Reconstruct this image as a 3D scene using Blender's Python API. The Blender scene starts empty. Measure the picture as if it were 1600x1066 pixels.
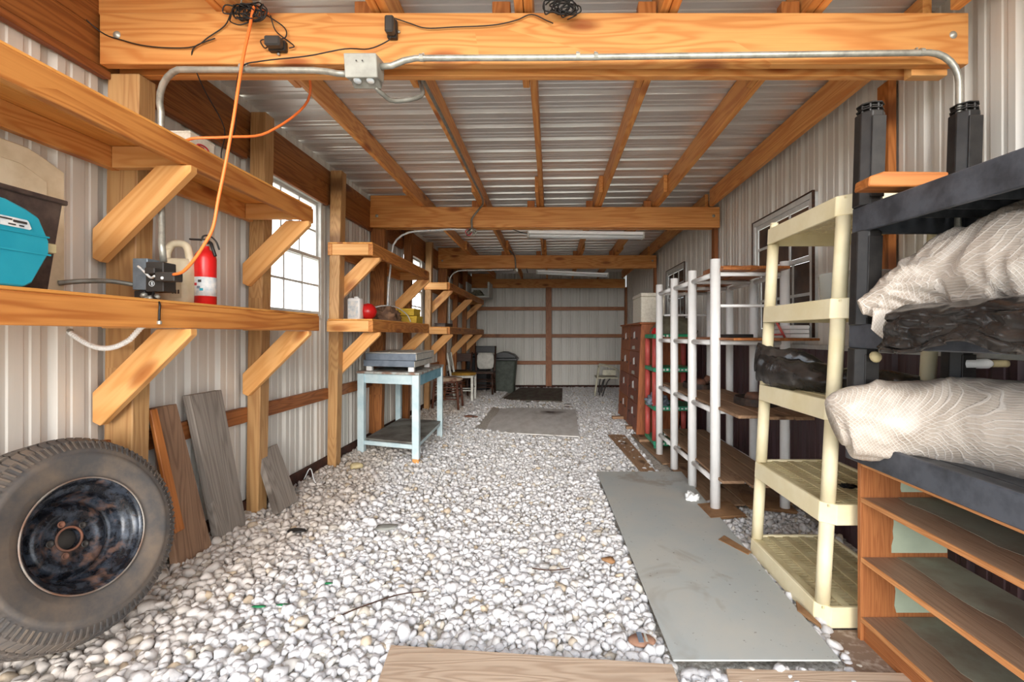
import bpy, bmesh, math, random
import numpy as np
from mathutils import Vector, Matrix, noise as mnoise
random.seed(7); RNG = np.random.default_rng(11)
C = bpy.context.scene.collection
SC = bpy.context.scene
# ------------------------------------------------------------------ camera, world, sun, exposure
U = 0.0041            # metres per site unit: heights and widths are given in these units, depths in 3 m bays
CAMZ = 1.28
cd = bpy.data.cameras.new('camera'); cam = bpy.data.objects.new('camera', cd); C.objects.link(cam)
cam.location = (0, 0, CAMZ); cam.rotation_euler = (math.pi/2, 0, 0)
cd.sensor_width = 36; cd.sensor_fit = 'HORIZONTAL'; cd.lens = 16.46
cd.shift_x = -61/1600; cd.shift_y = -9/1600; cd.clip_start = 0.02; cd.clip_end = 400
SC.camera = cam
w = bpy.data.worlds.new('world'); SC.world = w; w.use_nodes = True
nt = w.node_tree; nt.nodes.clear()
wo = nt.nodes.new('ShaderNodeOutputWorld'); bg = nt.nodes.new('ShaderNodeBackground')
tc = nt.nodes.new('ShaderNodeTexCoord'); nz = nt.nodes.new('ShaderNodeTexNoise'); cr = nt.nodes.new('ShaderNodeValToRGB')
nz.inputs['Scale'].default_value = 3.0; nz.inputs['Detail'].default_value = 5
cr.color_ramp.elements[0].position = .35; cr.color_ramp.elements[0].color = (.62, .76, .95, 1)
cr.color_ramp.elements[1].position = .6; cr.color_ramp.elements[1].color = (1, .99, .97, 1)
nt.links.new(tc.outputs['Generated'], nz.inputs['Vector']); nt.links.new(nz.outputs['Fac'], cr.inputs['Fac'])
nt.links.new(cr.outputs['Color'], bg.inputs['Color']); bg.inputs['Strength'].default_value = 2.1
nt.links.new(bg.outputs[0], wo.inputs[0])
sl = bpy.data.lights.new('sun', 'SUN'); sun = bpy.data.objects.new('sun', sl); C.objects.link(sun)
sl.energy = 4.2; sl.angle = math.radians(50); sl.color = (1, .96, .90)
sun.rotation_euler = Vector((-.03, 1, -.055)).to_track_quat('-Z', 'Y').to_euler()
SC.view_settings.view_transform = 'Standard'; SC.view_settings.look = 'None'
SC.view_settings.exposure = 0.9; SC.view_settings.gamma = 1; SC.view_settings.use_curve_mapping = False

def V(x, d, z): return Vector((x*U, d*3.0, CAMZ + z*U))
# ------------------------------------------------------------------ materials
def hexc(h):
    h = h.lstrip('#'); o = []
    for i in (0, 2, 4):
        c = int(h[i:i+2], 16)/255; o.append(c/12.92 if c <= .04045 else ((c+.055)/1.055)**2.4)
    return (*o, 1)
class NT:
    def __init__(s, name, rough=.6, metal=0, spec=.4):
        s.m = bpy.data.materials.new(name); s.m.use_nodes = True; s.t = s.m.node_tree
        s.b = s.t.nodes['Principled BSDF']; s.b.inputs['Roughness'].default_value = rough
        s.b.inputs['Metallic'].default_value = metal; s.b.inputs['Specular IOR Level'].default_value = spec
    def n(s, ty, **k):
        x = s.t.nodes.new(ty)
        for a, v in k.items():
            if a in x.inputs.keys(): x.inputs[a].default_value = v
            else: setattr(x, a, v)
        return x
    def l(s, a, b): s.t.links.new(a, b)
    def math(s, op, a, b=None, c=None):
        x = s.n('ShaderNodeMath', operation=op)
        for i, v in enumerate((a, b, c)):
            if v is None: continue
            if hasattr(v, 'is_linked'): s.l(v, x.inputs[i])
            else: x.inputs[i].default_value = v
        return x.outputs[0]
    def mix(s, f, a, b, mode='MIX'):
        x = s.n('ShaderNodeMix', data_type='RGBA', blend_type=mode)
        for i, v in ((0, f), (6, a), (7, b)):
            if hasattr(v, 'is_linked'): s.l(v, x.inputs[i])
            else: x.inputs[i].default_value = v
        return x.outputs[2]
    def ramp(s, f, stops):
        x = s.n('ShaderNodeValToRGB'); r = x.color_ramp
        while len(r.elements) < len(stops): r.elements.new(.5)
        for e, (p, c) in zip(r.elements, stops): e.position = p; e.color = c
        s.l(f, x.inputs[0]); return x.outputs[0]
    def coord(s, kind='Object', scale=(1, 1, 1), rnd=True):
        t = s.n('ShaderNodeTexCoord'); mp = s.n('ShaderNodeMapping'); mp.inputs['Scale'].default_value = scale
        s.l(t.outputs[kind], mp.inputs['Vector'])
        if rnd:
            oi = s.n('ShaderNodeObjectInfo'); v = s.n('ShaderNodeVectorMath', operation='SCALE'); v.inputs[0].default_value = (37, 23, 51)
            s.l(oi.outputs['Random'], v.inputs['Scale']); s.l(v.outputs[0], mp.inputs['Location'])
        return mp.outputs[0]
    def noise(s, vec, scale=5, detail=4, rough=.55, dist=0):
        x = s.n('ShaderNodeTexNoise', Scale=scale, Detail=detail, Roughness=rough, Distortion=dist)
        s.l(vec, x.inputs['Vector']); return x.outputs['Fac']
    def bump(s, h, st=.3, dist=.002):
        x = s.n('ShaderNodeBump', Strength=st, Distance=dist); s.l(h, x.inputs['Height']); s.l(x.outputs[0], s.b.inputs['Normal'])
    def col(s, c):
        if hasattr(c, 'is_linked'): s.l(c, s.b.inputs['Base Color'])
        else: s.b.inputs['Base Color'].default_value = c
        return s.m
K = (0, 0, 0, 1); W1 = (1, 1, 1, 1)
def ramp01(g, f, a, b): return g.ramp(f, [(a, K), (b, W1)])
def wood(name, light, dark, knot='6b2f14', rings=9,  rough=.5, ringamt=.65, var=.18, stain=.2, knots=True, grain=(.45, 7, 7), spec=.35):
    g = NT(name, rough, spec=spec)
    v = g.coord('Object', grain)
    f = g.noise(v, 1.0, 3, .5, .25)
    if knots:
        vo = g.n('ShaderNodeTexVoronoi', Scale=1.0); vo.voronoi_dimensions = '2D'; g.l(g.coord('Object', (1.5, 4.2, 4.2)), vo.inputs['Vector'])
        sel = g.n('ShaderNodeSeparateColor'); g.l(vo.outputs['Color'], sel.inputs[0]); pick_ = g.math('GREATER_THAN', sel.outputs[0], .5)
        kn = g.math('MULTIPLY', g.ramp(vo.outputs['Distance'], [(.0, W1), (.07, (.8,)*3+(1,)), (.15, K)]), pick_)
        f = g.math('ADD', f, g.math('MULTIPLY', g.math('MULTIPLY', g.ramp(vo.outputs['Distance'], [(0, W1), (.5, K)]), pick_), .22))
    s = g.math('SINE', g.math('MULTIPLY', f, rings*2.2*6.28))
    s = g.math('POWER', g.math('MULTIPLY_ADD', s, .5, .5), 1.6)
    fine = g.noise(g.coord('Object', (4, 150, 150)), 1, 2)
    a = g.mix(g.math('MULTIPLY', s, ringamt), hexc(light), hexc(dark))
    a = g.mix(g.math('MULTIPLY', fine, .45), a, hexc(dark))
    big = g.noise(g.coord('Object', (1.2, 4, 4)), 1, 3)
    a = g.mix(g.math('MULTIPLY', ramp01(g, big, .45, .75), stain), a, hexc(knot))
    if knots:
        kk = kn
        a = g.mix(g.math('MULTIPLY', kk, .85), a, hexc(knot))
    oi = g.n('ShaderNodeObjectInfo')
    hs = g.n('ShaderNodeHueSaturation'); g.l(a, hs.inputs['Color'])
    g.l(g.math('MULTIPLY_ADD', oi.outputs['Random'], var, 1-var/2), hs.inputs['Value'])
    g.bump(g.math('ADD', s, fine), .25, .0015)
    return g.col(hs.outputs[0])
def plain(name, c, c2=None, rough=.5, metal=0, scale=12, bump=0, spec=.4, amt=1, coord='Object', lo=.4, hi=.65):
    g = NT(name, rough, metal, spec)
    if c2 is None and not bump: return g.col(hexc(c))
    f = g.noise(g.coord(coord), scale, 5, .6)
    if bump: g.bump(f, bump, .004)
    return g.col(g.mix(g.math('MULTIPLY', ramp01(g, f, lo, hi), amt), hexc(c), hexc(c2 or c)))
M = {}
M['beam'] = wood('pine_beam', 'e8a862', 'c47434', '8a4018', 5)
M['rail'] = wood('shelf_rail', 'dd9850', 'a65a24', '7a3414', 5, stain=.6)
M['brace'] = wood('brace_pine', 'ecb474', 'd4924e', '9a5420', 3.5, stain=.1)
M['post'] = wood('treated_post', 'c69c68', '98683e', '5c3a20', 8, ringamt=.55)
M['header'] = wood('header_pine', 'a96c38', '74401c', '4a2410', 7)
M['girt'] = wood('girt_pine', 'a8683a', '6e3c1c', '44220f', 6)
M['girtback'] = wood('girt_back', 'b0744c', '84502f', '44220f', 6)
M['grey'] = wood('weathered_plank', '9a9086', '625850', '453a32', 8, rough=.8, ringamt=.5)
M['brownplank'] = wood('brown_plank', '9c7a60', '6e5240', '3f281a', 8, rough=.75)
M['orangeplank'] = wood('orange_plank', 'c27a40', '94521f', '5a2c12', 6)
M['ply'] = wood('plywood', 'c8b29c', 'a08670', '6b5140', 10, rough=.75, ringamt=.6, grain=(.5, 5, 5), knots=False)
M['decking'] = wood('shelf_decking', 'ecab5c', 'd08a40', '8a4a1c', 5)
M['oak'] = wood('oak_veneer', 'bd7a48', '955630', '5c2c14', 9, grain=(.6, 16, 16), knots=False, stain=.3)
M['oakedge'] = wood('oak_edge', 'd99a62', 'b5723e', '5c2c14', 9, grain=(.6, 16, 16), knots=False, stain=.2)
M['oakshelf'] = wood('dusty_oak_shelf', 'a98a72', '84664f', '6b5648', 9, grain=(.6, 16, 16), knots=False, stain=.6)
M['locker'] = wood('cabinet_wood', 'b0673a', '7c4022', '54281a', 7, grain=(.8, 9, 9), knots=False, stain=.4)
M['lockerdoor'] = wood('cabinet_door_wood', '985a44', '6e3c2e', '45241c', 7, grain=(.8, 9, 9), knots=False, stain=.5)
M['board'] = wood('rough_board', 'ac8a6c', '84664c', '4c3424', 7, rough=.8)
M['orangeboard'] = wood('live_edge_board', 'b8743c', '8e5026', '5a2c14', 6)

def metal_sheet(name, c, c2, rough=.35, streak=.25):
    g = NT(name, rough, 0, .5)
    f = g.noise(g.coord('Object', (3, 3, .5)), 2, 5, .6)
    f2 = g.noise(g.coord('Object', (40, 40, 2)), 1, 3, .6)
    a = g.mix(g.math('MULTIPLY', ramp01(g, f, .45, .7), streak), hexc(c), hexc(c2))
    a = g.mix(g.math('MULTIPLY', ramp01(g, f2, .5, .8), streak*.6), a, hexc(c2))
    return g.col(a)
M['wallmetal'] = metal_sheet('white_wall_metal', 'ded9d0', 'b3a99c', .38)
M['backmetal'] = metal_sheet('back_wall_metal', 'd2d0c8', 'aaa59c', .45)
M['maroon'] = metal_sheet('maroon_metal', '51393c', '3a2a2e', .4)
def roofmat():
    g = NT('galvanised_roof', .36, .6, .5)
    f = g.noise(g.coord('Object', (.6, 4, 1)), 2, 5, .6)
    return g.col(g.mix(ramp01(g, f, .35, .7), hexc('f2f1ee'), hexc('dad7d4')))
M['roof'] = roofmat()
M['skirt'] = plain('skirt_board', '4a2a20', '2c1a14', .8)
M['white'] = plain('white_plastic', 'f2f1ef', 'e2e0dc', .35, amt=.4, scale=6)
M['winframe'] = plain('window_frame_white', 'd6d6d2', 'b9b9b4', .4, amt=.6)
M['blackmetal'] = plain('black_metal', '24211f', '38322e', .5)
M['blackpl'] = plain('black_plastic', '2a2c30', '45474a', .48, scale=14, bump=.15)
M['blackpost'] = plain('black_post_plastic', '2e2b29', '1f1d1c', .45, scale=14, bump=.15)
M['bluegrey'] = plain('dusty_black_rim', '52555c', '383a3f', .5, scale=9, bump=.1)
M['cable'] = plain('black_cable', '1d1a19', None, .45)
M['orangecable'] = plain('orange_cable', 'f47a38', None, .45)
M['galv'] = plain('galvanised', 'b9b7ac', '97958c', .38, .5, 20)
M['greyconduit'] = plain('grey_conduit', '8f8d84', '78766e', .45, .3, 20)
M['red'] = plain('red_paint', 'd2201f', 'a81818', .3, scale=5)
M['label'] = plain('white_label', 'e8e4de', 'b9c4cc', .5, scale=30)
M['yellow'] = plain('cream_plastic', 'f4e8c4', 'e6d6a8', .45, scale=5, amt=.7)
M['yellowdust'] = plain('dusty_cream_plastic', 'ded0a4', 'bdab80', .65, scale=5, amt=.9)
M['teal'] = plain('teal_plastic', '1f8fa4', '2f9fb0', .4, scale=3)
M['darktub'] = plain('dark_plastic_tub', '3d302d', '57483f', .5, scale=18)
M['beige'] = plain('beige_plastic', 'e2d4b8', 'cbb998', .45, scale=6)
M['paint_blue'] = plain('pale_blue_paint', 'cfe0e4', 'a9c6cf', .6, scale=8, amt=.6)
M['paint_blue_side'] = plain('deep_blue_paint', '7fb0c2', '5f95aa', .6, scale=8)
M['paint_top'] = plain('worn_table_paint', 'b2b8b4', '8a6e5e', .7, scale=9, lo=.45, hi=.6)
M['worngrey'] = plain('worn_grey_board', '8c8c86', '5c5650', .75, scale=4)
M['rubber'] = None
M['steelblue'] = plain('grey_blue_plastic', '7d8794', '6c7683', .5)
M['palegrey'] = plain('pale_grey_plastic', 'c4c2ba', 'aeaca4', .5)
M['green'] = plain('green_plastic', '2c9a6a', '45a886', .4, scale=5)
M['redpost'] = plain('red_plastic_post', 'cc5c54', 'b44c46', .4, scale=5)
M['mint'] = plain('mint_paint', 'b9c4aa', 'a8b39c', .7, scale=4)
M['dustmint'] = plain('dusty_mint_paint', '9a9a88', '857a6a', .8, scale=5, coord='Object')
M['card'] = plain('cardboard', '9a7450', '7d5a3c', .85, scale=10)
M['olive'] = plain('olive_cloth', '7a7460', '5f5a4a', .85, scale=10, bump=.3)
M['burlap'] = plain('brown_cloth', '86664e', '60483a', .9, scale=14, bump=.5)
M['yellowbox'] = plain('yellow_box', 'c9a62e', 'a98a28', .6, scale=8)
M['bin'] = plain('dark_green_bin', '4a5148', '3a4038', .55)
M['binlid'] = plain('black_lid', '15161a', None, .4)
M['darkwood'] = wood('dark_chair_wood', '4a2e20', '2a1812', '1a0e0a', 6)
M['redwood'] = wood('brown_stool_wood', '6e4432', '472a20', '2a1812', 6)
M['whitepaint'] = plain('chipped_white_paint', 'dcdcd4', 'a8a49a', .6, scale=14, amt=.6)
M['mustard'] = plain('mustard_cushion', 'a8802e', '7d5c20', .8, scale=10)
M['worncushion'] = plain('worn_cushion', 'b8a48c', '6e4030', .85, scale=9)
M['olivecloth'] = M['olive']
M['iron'] = plain('dark_iron', '3a3430', '5a463c', .6, .4, 12, .3)
M['rustiron'] = plain('rusty_iron', '8a5c48', '5a463c', .75, .1, 12, .3)
M['foam'] = plain('polystyrene', 'e6dfd0', 'd4ccba', .75, scale=40, bump=.1)
M['boxgrey'] = plain('painted_grey_box', 'a19f96', '8c8a82', .55)
M['paper'] = plain('white_paper', 'eeeeec', None, .7)
M['logored'] = plain('faded_red_print', 'c0343c', None, .6)
M['dirt'] = plain('brown_dirt', '86705f', 'b8aa9c', .95, scale=30, bump=.5, lo=.5, hi=.75)
M['creamframe'] = plain('cream_frame', 'c9c4ae', 'aaa48e', .5)
M['stonewhite'] = plain('white_stone', 'e8e4dc', 'c8c2b8', .8)
M['tan'] = plain('tan_tape', 'b8a880', None, .6)
M['bulb'] = plain('bulb_glass', 'dfe3e4', None, .15)
M['flower'] = plain('yellow_flower', 'e0b820', 'c89a18', .6)
M['galvbox'] = plain('grey_steel_box', '8f9aa4', '7c8790', .4, .4, 20)
M['darkbox'] = plain('dark_cover', '3a3633', None, .45)
M['terra'] = plain('terracotta_stone', 'a07a64', '86604e', .7)
M['printgreen'] = plain('green_print', '1f7a4c', None, .6)
M['earth'] = plain('outdoor_ground', 'cfcabc', 'bab49f', .95, scale=.6, coord='Object')
M['rubberstrip'] = M['blackmetal']
def tyre_mat():
    g = NT('tyre_rubber', .62, 0, .35)
    f = g.noise(g.coord('Object'), 6, 6, .65)
    g.bump(g.noise(g.coord('Object'), 60, 3), .25, .002)
    a = g.mix(ramp01(g, f, .42, .68), hexc('514e4d'), hexc('746659'))
    return g.col(a)
M['rubber'] = tyre_mat()
def rim_mat():
    g = NT('rusty_black_wheel', .32, .25, .5)
    f = g.noise(g.coord('Object'), 9, 6, .7)
    f2 = g.noise(g.coord('Object'), 22, 5, .7)
    a = g.mix(ramp01(g, f2, .45, .6), hexc('17181d'), hexc('3c424c'))
    a = g.mix(g.math('MULTIPLY', ramp01(g, f, .53, .68), .75), a, hexc('8a6450'))
    g.l(g.ramp(f, [(.5, (.25,)*3+(1,)), (.62, (.8,)*3+(1,))]), g.b.inputs['Roughness'])
    return g.col(a)
M['rim'] = rim_mat(); M['lip'] = plain('worn_rim_lip', '8f8880', '7a5a48', .5, .3, 9)
def sheet_mat():
    g = NT('grey_sheet', .6)
    v = g.coord('Object', rnd=False)
    a = g.mix(ramp01(g, g.noise(v, 2.2, 5, .6), .4, .7), hexc('acb0ae'), hexc('b8b6ae'))
    st = g.noise(v, 1.6, 4, .65, 1.0)
    a = g.mix(g.math('MULTIPLY', ramp01(g, st, .58, .68), .5), a, hexc('8c7a66'))
    sp = g.noise(v, 45, 2, .5)
    a = g.mix(g.math('MULTIPLY', ramp01(g, sp, .70, .76), .6), a, hexc('55483c'))
    return g.col(a)
M['sheet'] = sheet_mat()
def mat_mat(name, c, c2, stain):
    g = NT(name, .85); v = g.coord('Object', rnd=False)
    a = g.mix(ramp01(g, g.noise(g.coord('Object', (1, 3, 1), False), 2.5, 5, .6), .4, .65), hexc(c), hexc(c2))
    t = g.n('ShaderNodeTexCoord'); mp = g.n('ShaderNodeMapping'); g.l(t.outputs['Object'], mp.inputs['Vector'])
    mp.inputs['Location'].default_value = (-1.44, .6, 0); mp.inputs['Scale'].default_value = (2.4, 2.0, 0)
    ln = g.n('ShaderNodeVectorMath', operation='LENGTH'); g.l(mp.outputs[0], ln.inputs[0])
    k = g.math('ADD', ln.outputs['Value'], g.math('MULTIPLY', g.noise(v, 5, 4), .9))
    return g.col(g.mix(g.ramp(k, [(.55, W1), (1.1, K)]) if stain else 0.0, a, hexc('5a4a44')))
M['mat1'] = mat_mat('grey_worn_mat', 'dad7d3', 'c6c2bc', True)
M['mat2'] = mat_mat('dark_mat', '5e5048', '6f6c60', False)
def stone_mat(name, island):
    g = NT(name, .62, 0, .35)
    if island:
        r = g.n('ShaderNodeNewGeometry').outputs['Random Per Island']
    else: r = g.n('ShaderNodeObjectInfo').outputs['Random']
    base = g.ramp(r, [(0, hexc('cfccc9')), (.2, hexc('d3d1d1')), (.55, hexc('dddcdd')), (.85, hexc('cdccce')), (.96, hexc('c8c2b8')), (.995, hexc('c0ae96'))])
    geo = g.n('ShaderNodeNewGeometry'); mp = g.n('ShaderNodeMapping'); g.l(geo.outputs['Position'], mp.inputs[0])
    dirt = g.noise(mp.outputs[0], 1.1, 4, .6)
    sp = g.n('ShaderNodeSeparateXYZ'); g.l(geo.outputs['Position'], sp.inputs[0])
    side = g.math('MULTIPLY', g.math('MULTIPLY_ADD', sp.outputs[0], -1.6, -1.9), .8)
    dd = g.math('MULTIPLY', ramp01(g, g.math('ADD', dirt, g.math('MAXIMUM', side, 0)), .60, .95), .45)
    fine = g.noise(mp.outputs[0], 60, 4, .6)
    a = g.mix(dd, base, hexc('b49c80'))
    a = g.mix(g.math('MULTIPLY', ramp01(g, fine, .5, .75), .35), a, hexc('9b958f'))
    g.bump(fine, .5, .004)
    return g.col(a)
M['gravel'] = stone_mat('white_gravel', True); M['stone'] = stone_mat('white_gravel_stone', False)
def bag_mat(name, c, c2, alpha=1):
    g = NT(name, .3, 0, .6); v = g.coord('Object', rnd=False)
    d = g.noise(v, 3, 3); vs = g.n('ShaderNodeVectorMath', operation='ADD'); g.l(v, vs.inputs[0])
    cb = g.n('ShaderNodeCombineXYZ'); g.l(g.math('MULTIPLY', d, .12), cb.inputs[0]); g.l(g.math('MULTIPLY', d, .08), cb.inputs[2]); g.l(cb.outputs[0], vs.inputs[1])
    l = []
    for rz in (.62, -.62):
        mp = g.n('ShaderNodeMapping'); mp.inputs['Rotation'].default_value = (0, rz, 0); g.l(vs.outputs[0], mp.inputs[0])
        wv = g.n('ShaderNodeTexWave', Scale=34, Distortion=.5, bands_direction='X'); wv.inputs['Detail Scale'].default_value = .6
        g.l(mp.outputs[0], wv.inputs['Vector']); l.append(g.ramp(wv.outputs['Fac'], [(.78, K), (.96, W1)]))
    net = g.math('MAXIMUM', l[0], l[1])
    cl = g.noise(v, 4, 5, .65, 1)
    a = g.mix(ramp01(g, cl, .4, .7), hexc(c), hexc(c2))
    a = g.mix(g.math('MULTIPLY', net, .32), a, hexc('f4efe8'))
    g.bump(g.math('ADD', g.math('MULTIPLY', cl, 2), net), .45, .006)
    return g.col(a)
M['bag'] = bag_mat('netted_clear_wrap', 'c8bbad', '9c8c7c')
M['blackbag'] = plain('black_film', '1e1c1b', '3c3733', .22, scale=7, bump=.9, spec=.6)
def ghostly(name, alpha, tint='ffffff', rough=.05):
    g = NT(name, rough, 0, .5); g.col(hexc(tint))
    tr = g.n('ShaderNodeBsdfTransparent'); mx = g.n('ShaderNodeMixShader'); mx.inputs[0].default_value = alpha
    out = [n for n in g.t.nodes if n.type == 'OUTPUT_MATERIAL'][0]
    g.l(tr.outputs[0], mx.inputs[1]); g.l(g.b.outputs[0], mx.inputs[2]); g.l(mx.outputs[0], out.inputs[0]); return g.m
M['glass'] = ghostly('window_glass', .10)
M['clear'] = ghostly('clear_plastic', .42, 'dfe3e0', .1)
M['darkglass'] = plain('dark_window_pane', '4a4340', '6e5a4e', .12, scale=2)
def palefilm():
    return plain('pale_film', 'b9ada0', None, .4)
# ------------------------------------------------------------------ object helpers
W = {}
def link(o, parent=None):
    C.objects.link(o)
    if parent is not None: o.parent = parent
def setp(o, label=None, cat=None, group=None, kind=None):
    if label: o['label'] = label
    if cat: o['category'] = cat
    if group: o['group'] = group
    if kind: o['kind'] = kind
    return o
def thing(name, loc, label=None, cat=None, group=None, kind=None):
    o = bpy.data.objects.new(name, None); C.objects.link(o); o.location = loc; o.empty_display_size = .05
    W[o] = Matrix.Translation(Vector(loc)); return setp(o, label, cat, group, kind)
def solid(name, vs, fs, mat, parent=None, frame=None, smooth=False, bevel=0, sub=0):
    """vs in world space; frame = 4x4 rigid matrix the mesh is stored in (grain runs along its local X)."""
    vs = [Vector(v) for v in vs]
    if frame is None:
        if parent is not None: frame = W[parent].copy()
        else:
            xs = [v.x for v in vs]; ys = [v.y for v in vs]; z0 = min(v.z for v in vs)
            frame = Matrix.Translation(((min(xs)+max(xs))/2, (min(ys)+max(ys))/2, z0))
    inv = frame.inverted()
    me = bpy.data.meshes.new(name); me.from_pydata([inv @ v for v in vs], [], fs)
    mats = mat if isinstance(mat, (list, tuple)) else [mat]
    for m_ in mats: me.materials.append(M[m_] if isinstance(m_, str) else m_)
    if smooth: me.polygons.foreach_set('use_smooth', [True]*len(me.polygons))
    o = bpy.data.objects.new(name, me); C.objects.link(o)
    if parent is not None:
        o.parent = parent; o.matrix_basis = W[parent].inverted() @ frame
    else: o.matrix_basis = frame
    W[o] = frame
    if bevel:
        b = o.modifiers.new('b', 'BEVEL'); b.width = bevel; b.segments = 1; b.limit_method = 'ANGLE'
    if sub:
        s = o.modifiers.new('s', 'SUBSURF'); s.levels = s.render_levels = sub
    return o
BF = [(0, 3, 2, 1), (4, 5, 6, 7), (0, 1, 5, 4), (1, 2, 6, 5), (2, 3, 7, 6), (3, 0, 4, 7)]
class MB:
    def __init__(s): s.v = []; s.f = []
    def add(s, vs, fs):
        n = len(s.v); s.v += [Vector(v) for v in vs]; s.f += [tuple(i+n for i in f) for f in fs]; return s
    def box(s, a, b):
        (x0, y0, z0), (x1, y1, z1) = a, b
        x0, x1 = min(x0, x1), max(x0, x1); y0, y1 = min(y0, y1), max(y0, y1); z0, z1 = min(z0, z1), max(z0, z1)
        return s.add([(x0,y0,z0),(x1,y0,z0),(x1,y1,z0),(x0,y1,z0),(x0,y0,z1),(x1,y0,z1),(x1,y1,z1),(x0,y1,z1)], BF)
    def obox(s, c, ax, ay, az):
        c, ax, ay, az = map(Vector, (c, ax, ay, az))
        if ax.cross(ay).dot(az) < 0: az = -az
        return s.add([c-ax-ay-az, c+ax-ay-az, c+ax+ay-az, c-ax+ay-az, c-ax-ay+az, c+ax-ay+az, c+ax+ay+az, c-ax+ay+az], BF)
    def tube(s, pts, r, n=10, caps=True, closed=False):
        pts = [Vector(p) for p in pts]; m = len(pts)
        rs = r if isinstance(r, (list, tuple)) else [r]*m
        up = None; vs = []
        for i, p in enumerate(pts):
            if closed: t = (pts[(i+1) % m]-pts[i-1])
            else: t = pts[min(i+1, m-1)]-pts[max(i-1, 0)]
            t.normalize()
            if up is None: up = t.orthogonal().normalized()
            up = (up - t*up.dot(t)); up = up.normalized() if up.length > 1e-6 else t.orthogonal().normalized()
            q = t.cross(up)
            for k in range(n):
                a = 2*math.pi*k/n; vs.append(p+(up*math.cos(a)+q*math.sin(a))*rs[i])
        fs = []
        for i in range(m if closed else m-1):
            j = (i+1) % m
            for k in range(n):
                fs.append((i*n+k, i*n+(k+1) % n, j*n+(k+1) % n, j*n+k))
        if caps and not closed: fs += [tuple(range(n-1, -1, -1)), tuple(range((m-1)*n, m*n))]
        return s.add(vs, fs)
    def lathe(s, prof, c=(0, 0, 0), ax=(0, 0, 1), n=32, closed=False, sx=1, sy=1, rot=0):
        ax = Vector(ax).normalized(); u = Vector((1, 0, 0)) if abs(ax.z) > .9 else ax.cross(Vector((0, 0, 1))).normalized()
        u = (u-ax*u.dot(ax)).normalized(); q = ax.cross(u); c = Vector(c); vs = []
        for (r, h) in prof:
            for k in range(n):
                a = 2*math.pi*k/n+rot; vs.append(c+ax*h+u*(r*math.cos(a)*sx)+q*(r*math.sin(a)*sy))
        m = len(prof); fs = []
        for i in range(m if closed else m-1):
            j = (i+1) % m
            for k in range(n): fs.append((i*n+k, i*n+(k+1) % n, j*n+(k+1) % n, j*n+k))
        if not closed:
            if prof[0][0] > 1e-5: fs.append(tuple(range(n-1, -1, -1)))
            if prof[-1][0] > 1e-5: fs.append(tuple(range((m-1)*n, m*n)))
        return s.add(vs, fs)
    def prism(s, poly, ext):
        """poly: world points of one end (planar), ext: extrusion vector"""
        poly = [Vector(p) for p in poly]; n = len(poly); e = Vector(ext)
        nrm = (poly[1]-poly[0]).cross(poly[2]-poly[1])
        if nrm.dot(e) > 0: poly = poly[::-1]
        vs = poly+[p+e for p in poly]
        return s.add(vs, [tuple(range(n)), tuple(range(2*n-1, n-1, -1))]+[(i, i+n, (i+1) % n+n, (i+1) % n) for i in range(n)])
    def map(s, fn): s.v = [fn(v) for v in s.v]; return s
    def build(s, name, mat, parent=None, **k): return solid(name, s.v, s.f, mat, parent, **k)
def lum(name, c, ax, ay, az, mat, parent=None, bevel=.003, **k):
    """timber with half extents ax, ay, az (vectors); local X goes along the longest one"""
    m = MB().obox(c, ax, ay, az); A = sorted([Vector(ax), Vector(ay), Vector(az)], key=lambda v: -v.length)
    x = A[0].normalized(); y = A[1].normalized(); z = x.cross(y)
    R = Matrix((x, y, z)).transposed().to_4x4(); R.translation = Vector(c)
    return m.build(name, mat, parent, frame=R, bevel=bevel, **k)
def aab(name, a, b, mat, parent=None, **k):
    a, b = Vector(a), Vector(b); h = (b-a)/2; h = Vector([abs(t) for t in h])
    return lum(name, (a+b)/2, (h.x, 0, 0), (0, h.y, 0), (0, 0, h.z), mat, parent, **k)
def ub(name, x, d, z, mat, parent=None, lean=0, **k):
    """aligned box from site ranges; lean = x shift (m) per m of height above the ground"""
    if not lean: return aab(name, V(x[0], d[0], z[0]), V(x[1], d[1], z[1]), mat, parent, **k)
    a, b = V(x[0], d[0], z[0]), V(x[1], d[1], z[1]); m = MB().box(a, b).map(lambda v: v+Vector((lean*v.z, 0, 0)))
    h = b-a; i = max(range(3), key=lambda t: abs(h[t])); R = Matrix.Translation((a+b)/2)
    if i == 1: R = R @ Matrix.Rotation(math.pi/2, 4, 'Z')
    if i == 2: R = R @ Matrix.Rotation(math.pi/2, 4, 'Y')
    return m.build(name, mat, parent, frame=R, bevel=.003, **k)
def cable(name, pts, r, mat, parent=None, n=8, res=6, **k):
    """smooth tube through the points"""
    P = [Vector(p) for p in pts]; P = [2*P[0]-P[1]]+P+[2*P[-1]-P[-2]]; out = []
    for i in range(1, len(P)-2):
        for j in range(res):
            t = j/res; a, b, c, d = P[i-1:i+3]
            out.append(.5*((2*b)+(c-a)*t+(2*a-5*b+4*c-d)*t*t+(3*b-a-3*c+d)*t**3))
    out.append(P[-2]); return MB().tube(out, r, n).build(name, mat, parent, smooth=True, **k)
def copy_tree(o, loc):
    c = o.copy(); C.objects.link(c); c.location = loc
    for ch in o.children:
        d = ch.copy(); C.objects.link(d); d.parent = c
    return c
def ground(x, y):
    xu = x/U
    t = min(max((-90-xu)/260, 0), 1); t = t*t*(3-2*t)
    n = .018*mnoise.noise(Vector((x*.9, y*.7, 3)))
    near = min(max((3.9-y)/1.5, 0), 1)
    return (.105+.05*min(max((-330-xu)/140, 0), 1))*t*(1 if y < 9 else max(0, 1-(y-9)/2)) + n*(1 if x < .35 else .2)
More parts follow.
